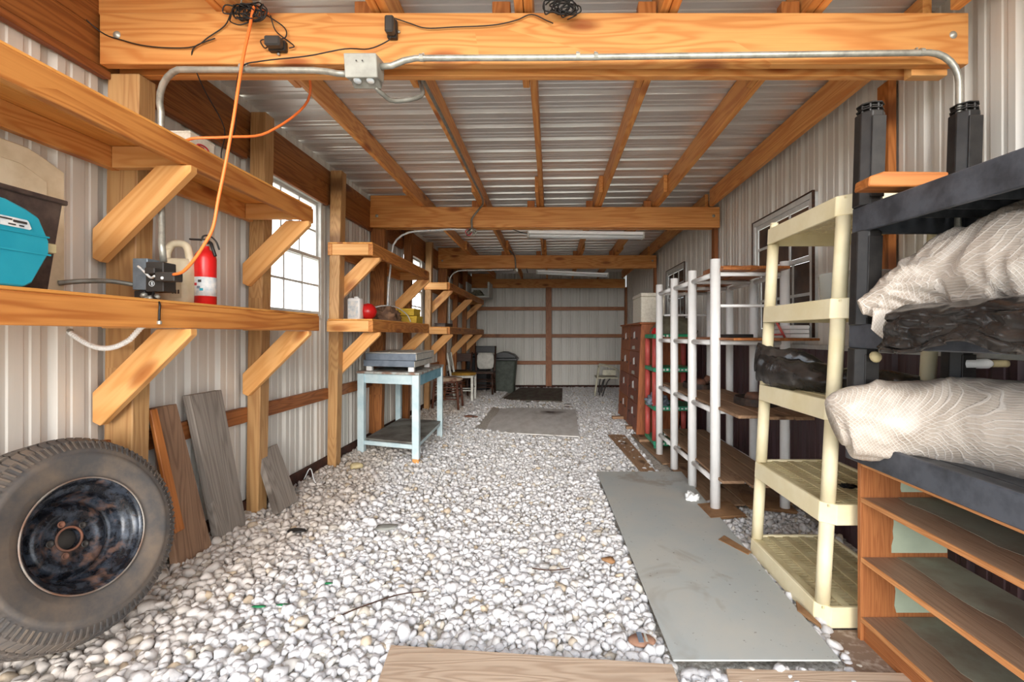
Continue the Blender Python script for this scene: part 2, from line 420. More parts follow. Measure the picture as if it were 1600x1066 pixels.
# ------------------------------------------------------------------ setting: floor, outdoor ground
XL, XR, YB, Y0 = -478*U, 450*U, 11.5, -0.6
gx = np.linspace(-2.1, 1.95, 60); gy = np.linspace(-.6, 11.6, 150)
vs = [(x, y, ground(x, y)-.014) for y in gy for x in gx]
fs = [(j*60+i, j*60+i+1, (j+1)*60+i+1, (j+1)*60+i) for j in range(149) for i in range(59)]
g = NT('gravel_bed', .95); f = g.noise(g.coord('Object', rnd=False), 60, 4)
g.bump(f, .8, .01); g.col(g.mix(ramp01(g, f, .4, .6), hexc('a59d92'), hexc('cfc9c0'))); M['bed'] = g.m
floor = solid('floor', vs, fs, 'bed', smooth=True); setp(floor, kind='structure')
outer = MB()
for a, b in (((-60, -60, -.3), (60, -.6, -.05)), ((-60, 11.7, -.3), (60, 90, -.05)), ((-60, -.6, -.3), (-2.1, 11.7, -.05)), ((1.95, -.6, -.3), (60, 11.7, -.05))):
    outer.box(a, b)
setp(outer.build('ground', 'earth'), kind='structure')
# ------------------------------------------------------------------ corrugated walls and roof
def profile(L0, L1, pitch=.2286, deep=.019, minor=2):
    """(position, height) along a ribbed sheet; the pan is 0, ribs rise to deep"""
    p = []; k = math.floor(L0/pitch)-1
    while k*pitch < L1+pitch:
        c = k*pitch; p += [(c-.032, 0), (c-.012, deep), (c+.012, deep), (c+.032, 0)]
        for m in range(1, minor+1):
            q = c+pitch*m/(minor+1); p += [(q-.014, 0), (q-.008, .004), (q+.008, .004), (q+.014, 0)]
        k += 1
    out = [x for x in p if L0 < x[0] < L1]
    def ev(t):
        for a, b in zip(p, p[1:]):
            if a[0] <= t <= b[0]: return a[1]+(b[1]-a[1])*(t-a[0])/max(b[0]-a[0], 1e-9)
        return 0
    return [(L0, ev(L0))]+out+[(L1, ev(L1))]
def roofprofile(L0, L1, pitch=.2286):
    P = []; k = math.floor(L0/pitch)-1
    while k*pitch < L1+pitch:
        c = k*pitch; P += [(c-.034, 0), (c-.016, .026), (c+.018, .026), (c+.026, 0), (c+.095, 0), (c+.101, .0035), (c+.107, .0035), (c+.113, 0), (c+.150, 0), (c+.156, .0035), (c+.162, .0035), (c+.168, 0)]; k += 1
    def ev(t):
        for a, b in zip(P, P[1:]):
            if a[0] <= t <= b[0]: return a[1]+(b[1]-a[1])*(t-a[0])/max(b[0]-a[0], 1e-9)
        return 0
    return [(L0, ev(L0))]+[x for x in P if L0 < x[0] < L1]+[(L1, ev(L1))]
def wall_panels(parent, fix, axis, lo, hi, z0, z1, sgn, mat, holes=(), width=.9144, minor=2, pitch=.2286):
    """panels of ribbed sheet; ribs stand out of the room by sgn; axis 'y' (side walls) or 'x' (back wall)"""
    a = lo; i = 0
    while a < hi-1e-6:
        b = min(a+width, hi); m = MB()
        cuts = sorted({a, b}|{c for h in holes for c in h[:2] if a < c < b})
        for s0, s1 in zip(cuts, cuts[1:]):
            zr = [(z0, z1)]
            for h in holes:
                if h[0] <= s0+1e-6 and s1 <= h[1]+1e-6: zr = [(z0, h[2]), (h[3], z1)]
            pr = profile(s0, s1, pitch, minor=minor)
            for q0, q1 in zr:
                if q1-q0 < .01: continue
                v = []
                for (t, hgt) in pr:
                    for off in (0, .0015):
                        o_ = fix+sgn*(hgt+off+ (i % 2)*.001)
                        for z in (q0, q1): v.append((o_, t, z) if axis == 'y' else (t, o_, z))
                n = len(pr); f = []
                for k in range(n-1):
                    A = 4*k; B = 4*(k+1)
                    f += [(A, B, B+1, A+1), (A+2, A+3, B+3, B+2), (A, A+2, B+2, B), (A+1, B+1, B+3, A+3)]
                f += [(0, 1, 3, 2), (4*n-4, 4*n-2, 4*n-1, 4*n-3)]
                m.add(v, f)
        if m.v: m.build('panel', mat, parent)
        a = b; i += 1
wall_left = thing('wall_left', (XL, 5.5, 0), kind='structure')
wy = lambda d: d*3
wins_left = [(1.035, 1.325), (2.04, 2.355)]
holes = [(a*3, b*3, CAMZ+34*U, CAMZ+279*U) for a, b in wins_left]
wall_panels(wall_left, XL, 'y', .3, YB, 0, CAMZ+372*U, -1, 'wallmetal', holes)
wall_right = thing('wall_right', (XR, 5.5, 0), kind='structure')
wr = [(1.08, 1.40), (2.12, 2.45)]
holes = [(a*3, b*3, CAMZ-4*U, CAMZ+243*U) for a, b in wr]
wall_panels(wall_right, XR, 'y', .3, YB, CAMZ-19*U, CAMZ+388*U, 1, 'wallmetal', holes)
wall_panels(wall_right, XR+.008, 'y', .3, YB, -.05, CAMZ-19*U, 1, 'maroon')
ub('trim_strip', (446, 450), (.1, 3.83), (-24, -16), 'winframe', wall_right)
wall_back = thing('wall_back', (0, YB, 0), kind='structure')
wall_panels(wall_back, YB, 'x', XL, XR, 0, CAMZ+380*U, 1, 'backmetal')
ub('skirt_board', (-478, 449), (3.80, 3.832), (-320, -298), 'skirt', wall_back)
ub('stud', (-31, 3), (3.775, 3.832), (-300, 284), 'girtback', wall_back)
ub('stud', (438, 449), (3.775, 3.832), (-300, 284), 'girtback', wall_back)
for z in (157, -5, -165): ub('girt', (-470, 438), (3.80, 3.832), (z-9, z+12), 'girtback', wall_back)
# roof
ceiling = thing('ceiling', (0, 5.5, 2.8), kind='structure')
rz = lambda x: CAMZ+(368+12*(x+470*U)/(900*U))*U
a = .3; i = 0
while a < YB+.2:
    b = min(a+.9144, YB+.2); pr = roofprofile(a, b); v = []
    for (t, h) in pr:
        for off in (0, .0015):
            for x in (XL-.1, XR+.1): v.append((x, t, rz(x)+h*1.1+off+(i % 2)*.001))
    n = len(pr); f = []
    for k in range(n-1):
        A = 4*k; B = 4*k+4
        f += [(A, A+1, B+1, B), (A+2, B+2, B+3, A+3), (A, B, B+2, A+2), (A+1, A+3, B+3, B+1)]
    f += [(0, 2, 3, 1), (4*n-4, 4*n-3, 4*n-1, 4*n-2)]
    MB().add(v, f).build('roof_panel', 'roof', ceiling); a = b; i += 1
# rafters, lapped side by side over each beam
RX = [-338, -177, -28, 123, 274]
bd = [.13, .66, 1.66, 2.66, 3.72]
for x in RX:
    for k in range(4):
        sh = 0 if k % 2 else -9.8
        d0 = bd[k]-(0 if k == 0 else (.16 if k != 1 else .05)); d1 = min(bd[k+1]+.21, 3.82)
        zt = lambda xx: 367+12*(xx+470)/900
        ub('rafter', (x+sh, x+sh+9), (d0, d1), (336, zt(x+sh)), 'beam', ceiling)
for k in range(4):
    ub('rafter', (410+(0 if k % 2 else 0), 420), (bd[k]+(.0 if k == 0 else .045), min(bd[k+1]-.002, 3.82)), (334, 376), 'beam', ceiling)
for b, (x0, x1) in zip((.66, 1.66, 2.66, 3.785), ((-466, 431), (-470, 438), (-470, 438), (-470, 438))):
    m_ = 'beam'
    for j, (d0, d1) in enumerate(((0, .0133), (.030, .0433))):
        if b > 3.7 and j: continue
        ub('beam', (x0, x1 if j == 0 else x1-12), (b+d0, b+d1), (280, 333), m_, ceiling)
    ub('blocking', (-470, -338), (b+.004, b+.0173), (333.5, 364), m_, ceiling)
    for x in (RX[1]-30, RX[2]-34, RX[3]-31, RX[4]-31):
        if b < 3.7: ub('rafter_block', (x, x+19), (b+.0135, b+.0298), (300, 352), 'orangeplank', ceiling)
    if b < 3.7:
        for xx in (x0+18, x1-16):   # carriage bolt heads
            MB().lathe([(0, -.007), (.008, -.006), (.013, -.002), (.017, 0), (.017, .004)], V(xx, b, 310), (0, 1, 0), 12).build('bolt', 'galv', ceiling, smooth=True)
ub('beam_block', (380, 418), (.674, .69), (274, 296), 'brace', ceiling)
# left wall timber
for z0, z1 in ((281, 318), (318.5, 349)):
    ub('header', (-479, -470), (.1, 3.79), (z0, z1), 'header', wall_left)
def post(d, z1=345, mt='post', w_=(-471, -447), dd=.032, lean=.02):
    a = V(w_[0], d, -268-10); b = V(w_[1], d+dd, z1); sh = lambda z: lean*(z-CAMZ)
    m = MB().box(a, b).map(lambda v: v+Vector((max(lean*(v.z-CAMZ), 0) if v.x < -1.92 else lean*(v.z-CAMZ), 0, 0)))
    R = Matrix.Translation((a+b)/2) @ Matrix.Rotation(math.pi/2, 4, 'Y')
    return m.build('post', mt, wall_left, frame=R, bevel=.004)
post(.681, 279, 'post', (-478, -444), .030)
post(.987, 345); post(1.345, 347, 'post'); post(1.676, 279, 'header', (-478, -440), .03)
post(2.02, 345, 'header'); post(2.365, 345, 'post'); post(2.676, 279, 'header', (-478, -440)); post(3.03, 345, 'header'); post(3.36, 345, 'header'); post(3.75, 280, 'header', (-478, -440))
for a_, b_ in ((.1, .681), (.712, .987), (1.02, 1.345), (1.378, 1.676), (1.708, 2.02), (2.054, 2.365), (2.4, 2.676), (2.71, 3.03), (3.064, 3.36), (3.394, 3.75)):
    ub('girt', (-477, -468), (a_, b_), (-134, -111), 'girt', wall_left)
    ub('girt', (-477, -468), (a_, b_), (284-12, 280), 'girt', wall_left)
ub('skirt_board', (-477.5, -470), (.3, 3.8), (-300, -256), 'skirt', wall_left)
# right wall timber
for d, xx in ((.832, 439), (1.72, 439), (2.72, 439)):
    zb = -19
    a = V(439, d, zb); b = V(449.5, d+.03, 333)
    MB().box(a, b).build('post', 'orangeplank' if d < 1 else 'girt', wall_right, frame=Matrix.Translation((a+b)/2) @ Matrix.Rotation(math.pi/2, 4, 'Y'), bevel=.003)
# ------------------------------------------------------------------ windows
def window_left(i, d0, d1):
    w_ = thing('window_%d' % i, V(-474, (d0+d1)/2, 34), kind='structure')
    y0, y1, z0, z1 = d0*3, d1*3, CAMZ+34*U, CAMZ+279*U; x0, x1 = XL-.03, XL+.022
    m = MB(); t = .032
    m.box((x0, y0, z0), (x1, y0+t, z1)).box((x0, y1-t, z0), (x1, y1, z1)).box((x0, y0+t, z0), (x1, y1-t, z0+t)).box((x0, y0+t, z1-t), (x1, y1-t, z1))
    m.build('window_frame', 'winframe', w_, bevel=.002)
    zm = (z0+z1)/2
    for s_, (a, b, xo) in enumerate(((z0+t, zm+.015, .006), (zm-.015, z1-t, -.016))):
        xc = XL+xo; u0, u1 = y0+t, y1-t; q = .026
        sa = MB(); sa.box((xc-.01, u0, a), (xc+.01, u0+q, b)).box((xc-.01, u1-q, a), (xc+.01, u1, b)).box((xc-.01, u0+q, a), (xc+.01, u1-q, a+q)).box((xc-.01, u0+q, b-q), (xc+.01, u1-q, b))
        sash = sa.build('window_sash', 'winframe', w_, bevel=.002)
        mu = MB()
        for k in (1, 2):
            yy = u0+q+(u1-u0-2*q)*k/3; mu.box((xc-.006, yy-.008, a+q), (xc+.006, yy+.008, b-q))
        zz = (a+b)/2; mu.box((xc-.0055, u0+q, zz-.008), (xc+.0055, u1-q, zz+.008)); mu.build('muntins', 'winframe', sash)
        for r in (0, 1):
            for k in range(3):
                ya = u0+q+(u1-u0-2*q)*k/3; yb = u0+q+(u1-u0-2*q)*(k+1)/3; za = a+q if r == 0 else zz; zb = zz if r == 0 else b-q
                MB().box((xc-.0015, ya+.004, za+.004), (xc+.0015, yb-.004, zb-.004)).build('pane', 'glass', sash)
for i, (a, b) in enumerate(wins_left): window_left(i+1, a, b)
def window_right(i, d0, d1):
    w_ = thing('window_%d' % i, V(448, (d0+d1)/2, -5), kind='structure')
    y0, y1, z0, z1 = d0*3, d1*3, CAMZ-4*U, CAMZ+243*U; x0, x1 = XR-.035, XR+.03; t = .04
    m = MB(); m.box((x0, y0, z0), (x1, y0+t, z1)).box((x0, y1-t, z0), (x1, y1, z1)).box((x0-.01, y0+t, z0), (x1, y1-t, z0+t)).box((x0, y0+t, z1-t), (x1, y1-t, z1))
    m.build('window_frame', 'winframe', w_, bevel=.002)
    m = MB(); q = .008
    m.box((x0-.006, y0-q, z0), (x0+.012, y0, z1+q)).box((x0-.006, y1, z0), (x0+.012, y1+q, z1+q)).box((x0-.006, y0, z1), (x0+.012, y1, z1+q)).build('window_trim', 'darkwood', w_)
    zm = z0+(z1-z0)*.56
    for a, b, xo in ((z0+t, zm+.02, .012), (zm-.02, z1-t, -.012)):
        xc = XR+xo; u0, u1 = y0+t, y1-t; q = .035
        sa = MB(); sa.box((xc-.011, u0, a), (xc+.011, u0+q, b)).box((xc-.011, u1-q, a), (xc+.011, u1, b)).box((xc-.011, u0+q, a), (xc+.011, u1-q, a+q)).box((xc-.011, u0+q, b-q), (xc+.011, u1-q, b))
        sash = sa.build('window_sash', 'winframe', w_, bevel=.002); mu = MB(); zz = (a+b)/2
        for k in (1, 2):
            yy = u0+q+(u1-u0-2*q)*k/3; mu.box((xc-.008, yy-.011, a+q), (xc+.006, yy+.011, b-q))
        mu.box((xc-.0075, u0+q, zz-.011), (xc+.0055, u1-q, zz+.011)); mu.build('muntins', 'winframe', sash)
        for r in (0, 1):
            for k in range(3):
                ya = u0+q+(u1-u0-2*q)*k/3; yb = u0+q+(u1-u0-2*q)*(k+1)/3; za = a+q if r == 0 else zz; zb = zz if r == 0 else b-q
                MB().box((xc-.0015, ya+.004, za+.004), (xc+.0015, yb-.004, zb-.004)).build('pane', 'darkglass', sash)
for i, (a, b) in enumerate(wr): window_right(i+3, a, b)
# ------------------------------------------------------------------ wall shelves (left)
def brace(par, d, zt, side=1, xo=0, thick=.0127):
    """diagonal 2x4 with a plumb cut on the post and a level cut under the rail"""
    A = [(-469, zt-67), (-465, zt-98), (-459, zt-100), (-371, zt-9), (-372, zt-1), (-404, zt-1)]
    A = [(-470, zt-66), (-470, zt-96), (-462, zt-100), (-369, zt-7), (-369, zt-.5), (-404, zt-.5)]
    d0 = d; poly = [V(x+xo, d0, z) for x, z in A]
    c = sum(poly, Vector())/6; x = Vector((1, 0, 1)).normalized(); y = Vector((-1, 0, 1)).normalized(); z = x.cross(y)
    R = Matrix((x, y, z)).transposed().to_4x4(); R.translation = c
    MB().prism(poly, (0, thick*3, 0)).build('brace', 'brace', par, frame=R, bevel=.003)
def shelf(lab, d0, d1, z0, z1, arms, braces, mt='rail', deck='decking'):
    s = thing('wall_shelf', V(-420, d0, z0), lab, 'shelf')
    ub('rail', (-382, -373), (d0, d1), (z0, z1), mt, s)
    ub('ledger', (-468, -459.5), (d0, d1), (z0, z1), 'beam', s) if z0 > 100 else None
    for j_, (xa, xb) in enumerate(((-468, -437), (-436.5, -405), (-404.5, -374))): ub('deck_board', (xa, xb), (d0, d1-.001*j_), (z1+.2, z1+3.2), deck, s)
    for d in arms: ub('arm', (-459 if z0 > 100 else -470, -382.3), (d, d+.0127), (z0+.3, z1-.3), 'brace', s)
    for d in braces: brace(s, d, z0)
    return s
shelf('upper shelf by the truck tyre, its long orange front board rising overhead', .1, 1.005, 175, 198, (.668, .25, .96), (.655, .974))
shelf('long lower shelf carrying the teal case and the fire extinguisher', .1, 1.03, 7, 31, (.668, .25, .974), (.655, .974))
shelf('upper empty shelf between the two bright windows', 1.34, 1.96, 168, 192, (1.34, 1.945), (1.378, 1.93))
shelf('lower shelf carrying the red ball, cloth heap and yellow boxes', 1.34, 1.96, 7, 31, (1.34, 1.945), (1.378, 1.93))
shelf('upper shelf farthest in, with a grey crate at its end', 2.36, 3.55, 168, 192, (2.352, 3.5), (2.402, 3.0, 3.42))
shelf('lower shelf farthest in, above the old chairs', 2.36, 3.55, 4, 28, (2.352, 3.5), (2.402, 3.0, 3.42))
# ------------------------------------------------------------------ gravel
def ico(sub):
    bm = bmesh.new(); bmesh.ops.create_icosphere(bm, subdivisions=sub, radius=1)
    v = np.array([t.co[:] for t in bm.verts]); f = np.array([[q.index for q in t.verts] for t in bm.faces]); bm.free(); return v, f
def deform(v, seed):
    r = np.random.default_rng(seed); o = v.copy()
    for _ in range(7):                                 # chip flats off the pebble
        n = r.normal(size=3); n /= np.linalg.norm(n); c = r.uniform(.55, .85)
        d = o @ n; k = d > c; o[k] -= np.outer((d[k]-c)*.9, n)
    o *= 1+.06*r.normal(size=(len(o), 1)); o *= np.array([1.12, .9, .72])*r.uniform(.88, 1.12, 3)
    return o
iv, ifc = ico(2); TPL = [deform(iv, 100+k) for k in range(20)]
def blocked(x, y):
    if .36 < x < 1.19 and 1.78 < y < 4.3: return (x < .47-.02*(y-1.8) or x > 1.11+.035*(y-1.8)) is False
    if x > 1.0 and 3.45 < y < 6.1: return True
    if x > 1.2 and y < 2.9: return not (y > 2.0 and x < 1.2)
    if 1.16 < x and y < 2.0: return True
    if -1.0 < x < .37 and 6.1 < y < 8.0: return True
    if -.98 < x < .22 and 9.0 < y < 11.2: return True
    return False
pts = []
sp_ = .0305
y = 1.15
while y < 11.45:
    sp = sp_ if y < 6 else .036
    x = -1.96
    while x < 1.82:
        px = x+RNG.uniform(-.5, .5)*sp; py = y+RNG.uniform(-.5, .5)*sp
        if abs(px)*.9 < py*1.35+.2 and not blocked(px, py):
            s = .0195*RNG.lognormal(0, .27)*(1 if y < 6 else 1.12)
            pts.append((px, py, ground(px, py)+RNG.uniform(-.010, .006)-.003, min(s, .04)))
        x += sp
    y += sp*.86
pts = np.array(pts)
# screen size rank
dep = pts[:, 1]; sx = 861+pts[:, 0]/dep*731.7; sy = 524+(CAMZ-pts[:, 2])/dep*731.7
inside = (sx > 5) & (sx < 1595) & (sy < 1060) & (sy > 500)
clear_ = ~((pts[:, 1] < 1.62)) & ~((sx > 590) & (sx < 1110) & (sy > 1020)) & ~((sx < 260) & (sy < 1020)) & (sx < 1060)
size = np.where(inside & clear_, pts[:, 3]/dep*(pts[:, 2] > np.median(pts[:, 2]-0*dep)*0+0-.03), -1)
order = np.argsort(-size); pick = set(order[:300].tolist())
def rotm(n):
    q = RNG.normal(size=(n, 4)); q[:, 1:3] *= .45; q /= np.linalg.norm(q, axis=1)[:, None]; a, b, c, d = q.T
    return np.stack([1-2*(c*c+d*d), 2*(b*c-a*d), 2*(b*d+a*c), 2*(b*c+a*d), 1-2*(b*b+d*d), 2*(c*d-a*b), 2*(b*d-a*c), 2*(c*d+a*b), 1-2*(b*b+c*c)], -1).reshape(n, 3, 3)
R_ = rotm(len(pts)); tid = RNG.integers(0, len(TPL), len(pts))
iv1, if1 = ico(1); TPL1 = [deform(iv1, 200+k) for k in range(20)]
def merged(name, sel, T, F, mat, parent, kind='stuff'):
    vv = []; ff = []; off = 0
    for k in range(len(T)):
        idx = [i for i in sel if tid[i] == k]
        if not idx: continue
        idx = np.array(idx); a = np.einsum('nij,vj->nvi', R_[idx], T[k])*pts[idx, 3][:, None, None]*1.18+pts[idx, :3][:, None, :]
        n = len(idx); vv.append(a.reshape(-1, 3)); ff.append((F[None]+(np.arange(n)*len(T[k]))[:, None, None]+off).reshape(-1, 3)); off += n*len(T[k])
    vv = np.concatenate(vv); ff = np.concatenate(ff).astype(np.int32)
    me = bpy.data.meshes.new(name); me.vertices.add(len(vv)); me.vertices.foreach_set('co', vv.astype(np.float32).ravel())
    me.loops.add(ff.size); me.loops.foreach_set('vertex_index', ff.ravel()); me.polygons.add(len(ff))
    me.polygons.foreach_set('loop_start', np.arange(0, ff.size, 3, dtype=np.int32)); me.polygons.foreach_set('loop_total', np.full(len(ff), 3, dtype=np.int32))
    me.polygons.foreach_set('use_smooth', np.ones(len(ff), bool)); me.update(calc_edges=True)
    me.materials.append(M[mat]); o = bpy.data.objects.new(name, me); C.objects.link(o)
    o.parent = parent; o.matrix_basis = W[parent].inverted(); setp(o, kind=kind); W[o] = Matrix(); return o
rest = [i for i in range(len(pts)) if i not in pick]
near_ = [i for i in rest if pts[i, 1] < 3.0]; far_ = [i for i in rest if pts[i, 1] >= 3.0]
merged('gravel', near_, TPL, ifc, 'gravel', floor); merged('gravel', far_, TPL1, if1, 'gravel', floor)
tme = []
for T in TPL1:
    me = bpy.data.meshes.new('stone'); me.from_pydata([tuple(v) for v in T], [], [tuple(map(int, f)) for f in if1]); me.polygons.foreach_set('use_smooth', [True]*len(me.polygons)); me.materials.append(M['stone']); tme.append(me)
Winv = W[floor].inverted()
for i in pick:
    o = bpy.data.objects.new('stone', tme[tid[i]]); C.objects.link(o); o.parent = floor
    s = pts[i, 3]*1.18; A = Matrix(R_[i].tolist()).to_4x4() @ Matrix.Diagonal((s, s, s, 1)); A.translation = Vector(pts[i, :3]); o.matrix_basis = Winv @ A
# ------------------------------------------------------------------ sheets, mats and boards on the ground
def slab(name, pl, t, mat, lab, cat, parent=None, group=None, z=None):
    """flat board from ground corners (x, y) with its underside just on the stones"""
    zz = [(ground(x, y) if z is None else z)+.012 for x, y in pl]
    P = [Vector((x, y, q)) for (x, y), q in zip(pl, zz)]
    c = sum(P, Vector())/len(P)
    a = (P[1]-P[0]); b = (P[3]-P[0]); x = (a if a.length > b.length else b).copy(); x.z = 0; x.normalize()
    R = Matrix((x, Vector((0, 0, 1)).cross(x), Vector((0, 0, 1)))).transposed().to_4x4(); R.translation = c
    n = len(P); m = MB().add(P+[p+Vector((0, 0, t)) for p in P], [tuple(range(n-1, -1, -1)), tuple(range(n, 2*n))]+[(i, (i+1) % n, (i+1) % n+n, i+n) for i in range(n)])
    o = m.build(name, mat, parent, frame=R, bevel=.002)
    return setp(o, lab, cat, group) if lab else o
def gp(px, py, G=312):
    d = G/(py-524); return ((px-861)*d*U, d*3)
slab('floor_sheet', [(.47, 1.80), (1.115, 1.80), (1.195, 4.29), (.418, 4.29)], .007, 'sheet', 'long grey sheet laid on the gravel beside the cream shelf', 'sheet', z=.012)
slab('mat', [gp(742, 677), gp(905, 686), gp(899, 643), gp(775, 639)], .014, 'mat1', 'grey rectangular mat with a round dark stain in mid floor', 'mat', z=0.006)
slab('mat', [gp(783, 627), gp(878, 630), gp(879, 609), gp(813, 608)], .02, 'mat2', 'dark brown mat on the gravel against the back wall', 'mat', z=0.006)
slab('plywood_sheet', [(-.56, 1.15), (.46, 1.15), (.455, 1.76), (-.64, 1.87)], .012, 'ply', 'tan plywood piece with wavy grain at the open entrance', 'board', z=.02)
slab('plywood_sheet', [(.53, 1.15), (1.7, 1.15), (1.38, 1.74), (.66, 1.765)], .012, 'ply', 'grey tan plywood piece in front of the grey sheet and bookcase', 'board', z=.0)
slab('dirt_patch', [(1.08, 1.55), (2.0, 1.5), (1.83, 2.04), (1.19, 2.03)], .004, 'dirt', 'patch of brown dirt at the foot of the wooden bookcase', 'dirt', z=-.014)
und = thing('ground_boards', (1.5, 4.5, 0), 'worn brown boards laid under the white pipe rack', 'boards')
for q in ([(1.17, 3.5), (1.45, 3.5), (1.42, 4.6), (1.14, 4.6)], [(1.46, 3.5), (1.82, 3.52), (1.82, 4.5), (1.44, 4.55)], [(1.10, 4.62), (1.47, 4.62), (1.46, 6.0), (1.03, 6.0)], [(1.48, 4.57), (1.82, 4.55), (1.82, 6.0), (1.48, 6.0)]):
    slab('board', q, .012, 'board', None, None, und, z=-.01)
slab('board', [(.83, 4.32), (.97, 4.32), (.93, 5.95), (.72, 5.95)], .01, 'board', None, None, und, z=-.002)
for lab, pl in (('stack of corrugated cardboard pads under the front pipe foot', [(1.09, 3.20), (1.36, 3.24), (1.34, 3.52), (1.07, 3.46)]), ('stack of corrugated cardboard pads by the maroon wall', [(1.44, 3.42), (1.74, 3.30), (1.78, 3.58), (1.48, 3.7)])):
    st = thing('cardboard_stack', (pl[0][0], pl[0][1], 0), lab, 'cardboard')
    for k in range(4):
        j = [(x+RNG.uniform(-.012, .012), y_+RNG.uniform(-.012, .012)) for x, y_ in pl]; slab('pad', j, .004, 'card', None, None, st, z=.002+k*.0052)
slab('cardboard_piece', [(1.02, 2.86), (1.12, 2.66), (1.155, 2.70), (1.08, 2.92)], .01, 'card', 'corrugated cardboard scrap between grey sheet and cream shelf', 'cardboard', z=.012)
slab('cardboard_piece', [(1.115, 2.12), (1.155, 2.0), (1.165, 2.02), (1.15, 2.2)], .012, 'card', 'cardboard sliver by the front corner of the cream shelf', 'cardboard', z=.012)
# ------------------------------------------------------------------ truck tyre
def basis(n, c, spin=0):
    n = Vector(n).normalized(); x = Vector((0, 1, 0)); x = (x-n*x.dot(n)).normalized(); y_ = n.cross(x)
    R = Matrix((x, y_, n)).transposed().to_4x4(); R.translation = Vector(c); return R @ Matrix.Rotation(spin, 4, 'Z')
tc_, tn = Vector((-1.743, 1.68, CAMZ-.734)), (1.217, -.135, .344)
TB = basis(tn, tc_)
tyre = thing('truck_tyre', (tc_.x, tc_.y, .15), 'large worn truck tyre on a rusty black steel wheel, leaning by the shelves', 'tyre')
RO, RI = .350, .187; HK = .80      # tyre radius, bead radius, width factor
prof = [(r_, h_*HK) for r_, h_ in [(RI, -.10), (RI+.008, -.115), (RI+.04, -.128), (RI+.09, -.132), (RO-.05, -.124), (RO-.022, -.108), (RO-.006, -.085), (RO, -.04), (RO+.001, 0), (RO, .04), (RO-.006, .085), (RO-.022, .108), (RO-.05, .124), (RO-.056, .1235), (RO-.062, .127), (RI+.09, .132), (RI+.085, .129), (RI+.04, .128), (RI+.034, .1225), (RI+.008, .115), (RI, .10)]]
m = MB().lathe(prof, n=120, closed=True); m.map(lambda v: TB @ v); m.build('rubber_tyre', 'rubber', tyre, smooth=True)
tr = MB(); NT_ = 78                      # tread blocks
for k in range(NT_):
    for row, (h0, h1, ph) in enumerate(((-.108, -.07, 0), (-.058, -.022, .5), (-.012, .012, .1), (.022, .058, .6), (.07, .108, .2))):
        a0 = 2*math.pi*(k+ph)/NT_; a1 = a0+2*math.pi*.72/NT_; sk = .25*2*math.pi/NT_
        r1 = RO+.008 if row not in (0, 4) else RO+.003
        vs = []
        for r in (RO-.02, r1):
            for (h, a, s_) in ((h0*HK, a0, 0), (h1*HK, a0, sk), (h1*HK, a1, sk), (h0*HK, a1, 0)):
                rr = r-(.017 if abs(h) > .1*HK else 0); vs.append(TB @ Vector((rr*math.cos(a+s_), rr*math.sin(a+s_), h)))
        tr.add(vs, [(0, 1, 2, 3), (7, 6, 5, 4), (0, 4, 5, 1), (1, 5, 6, 2), (2, 6, 7, 3), (3, 7, 4, 0)])
setp(tr.build('tread', 'rubber', tyre), kind='stuff')
sl_ = MB()                               # zigzag shoulder lugs on the sidewall edge
for k in range(96):
    a = 2*math.pi*k/96; ca = lambda a_, r, h: TB @ Vector((r*math.cos(a_), r*math.sin(a_), h)); w_ = .018
    vs = [ca(a, RO-.046, .0995), ca(a+w_, RO-.046, .0995), ca(a+w_+.012, RO-.014, .087), ca(a+.012, RO-.014, .087)]
    nn = Vector(tn).normalized()*.0035
    sl_.add(vs+[p+nn for p in vs], [(3, 2, 1, 0), (4, 5, 6, 7), (0, 1, 5, 4), (1, 2, 6, 5), (2, 3, 7, 6), (3, 0, 4, 7)])
setp(sl_.build('shoulder_lugs', 'rubber', tyre), kind='stuff')
rimp = [(.216, .112), (.219, .118), (.216, .123), (.209, .121), (.203, .108), (.199, .085), (.190, .078), (.176, .072), (.168, .045), (.160, .015), (.150, .0), (.143, .003), (.135, .022), (.122, .034), (.105, .036), (.095, .026), (.080, .018), (.048, .018), (.044, .022), (.040, .018), (.039, .0)]
rimp = [(r_*.912, h_*HK) for r_, h_ in rimp]
wh = MB().lathe(rimp+[(.0355, -.01), (.09, -.01), (.135, -.02), (.155, -.08), (.186, -.09), (.188, .08)], n=72, closed=True)
MB().lathe([(RO*.567, .094), (RO*.573, .098), (RO*.568, .1015), (RO*.556, .100), (RO*.555, .096)], (0, 0, 0), n=72, closed=True).map(lambda v: TB @ v).build('rim_lip', 'lip', tyre, smooth=True)
for_ = wh.map(lambda v: TB @ v).build('wheel', 'rim', tyre, smooth=True)
TB2 = basis(tn, tc_)
for k in range(5):
    a = 2*math.pi*k/5+.5; c = TB2 @ Vector((.058*math.cos(a), .058*math.sin(a), .0148))
    MB().lathe([(.012, 0), (.0125, .003), (.009, .004), (.007, .001), (0, .001)], c, tn, 14).build('bolt_hole', 'rustiron' if k % 2 else 'darkbox', for_, smooth=True)
MB().lathe([(.044, .0), (.044, .004), (.038, .005), (.036, .0)], TB2 @ Vector((0, 0, .0155)), tn, 32, closed=True).build('hub_ring', 'rustiron', for_, smooth=True)
MB().lathe([(.036, 0), (.034, .002), (0, .002)], TB2 @ Vector((0, 0, -.004)), tn, 24).build('hub_bore', 'darkbox', for_, smooth=True)
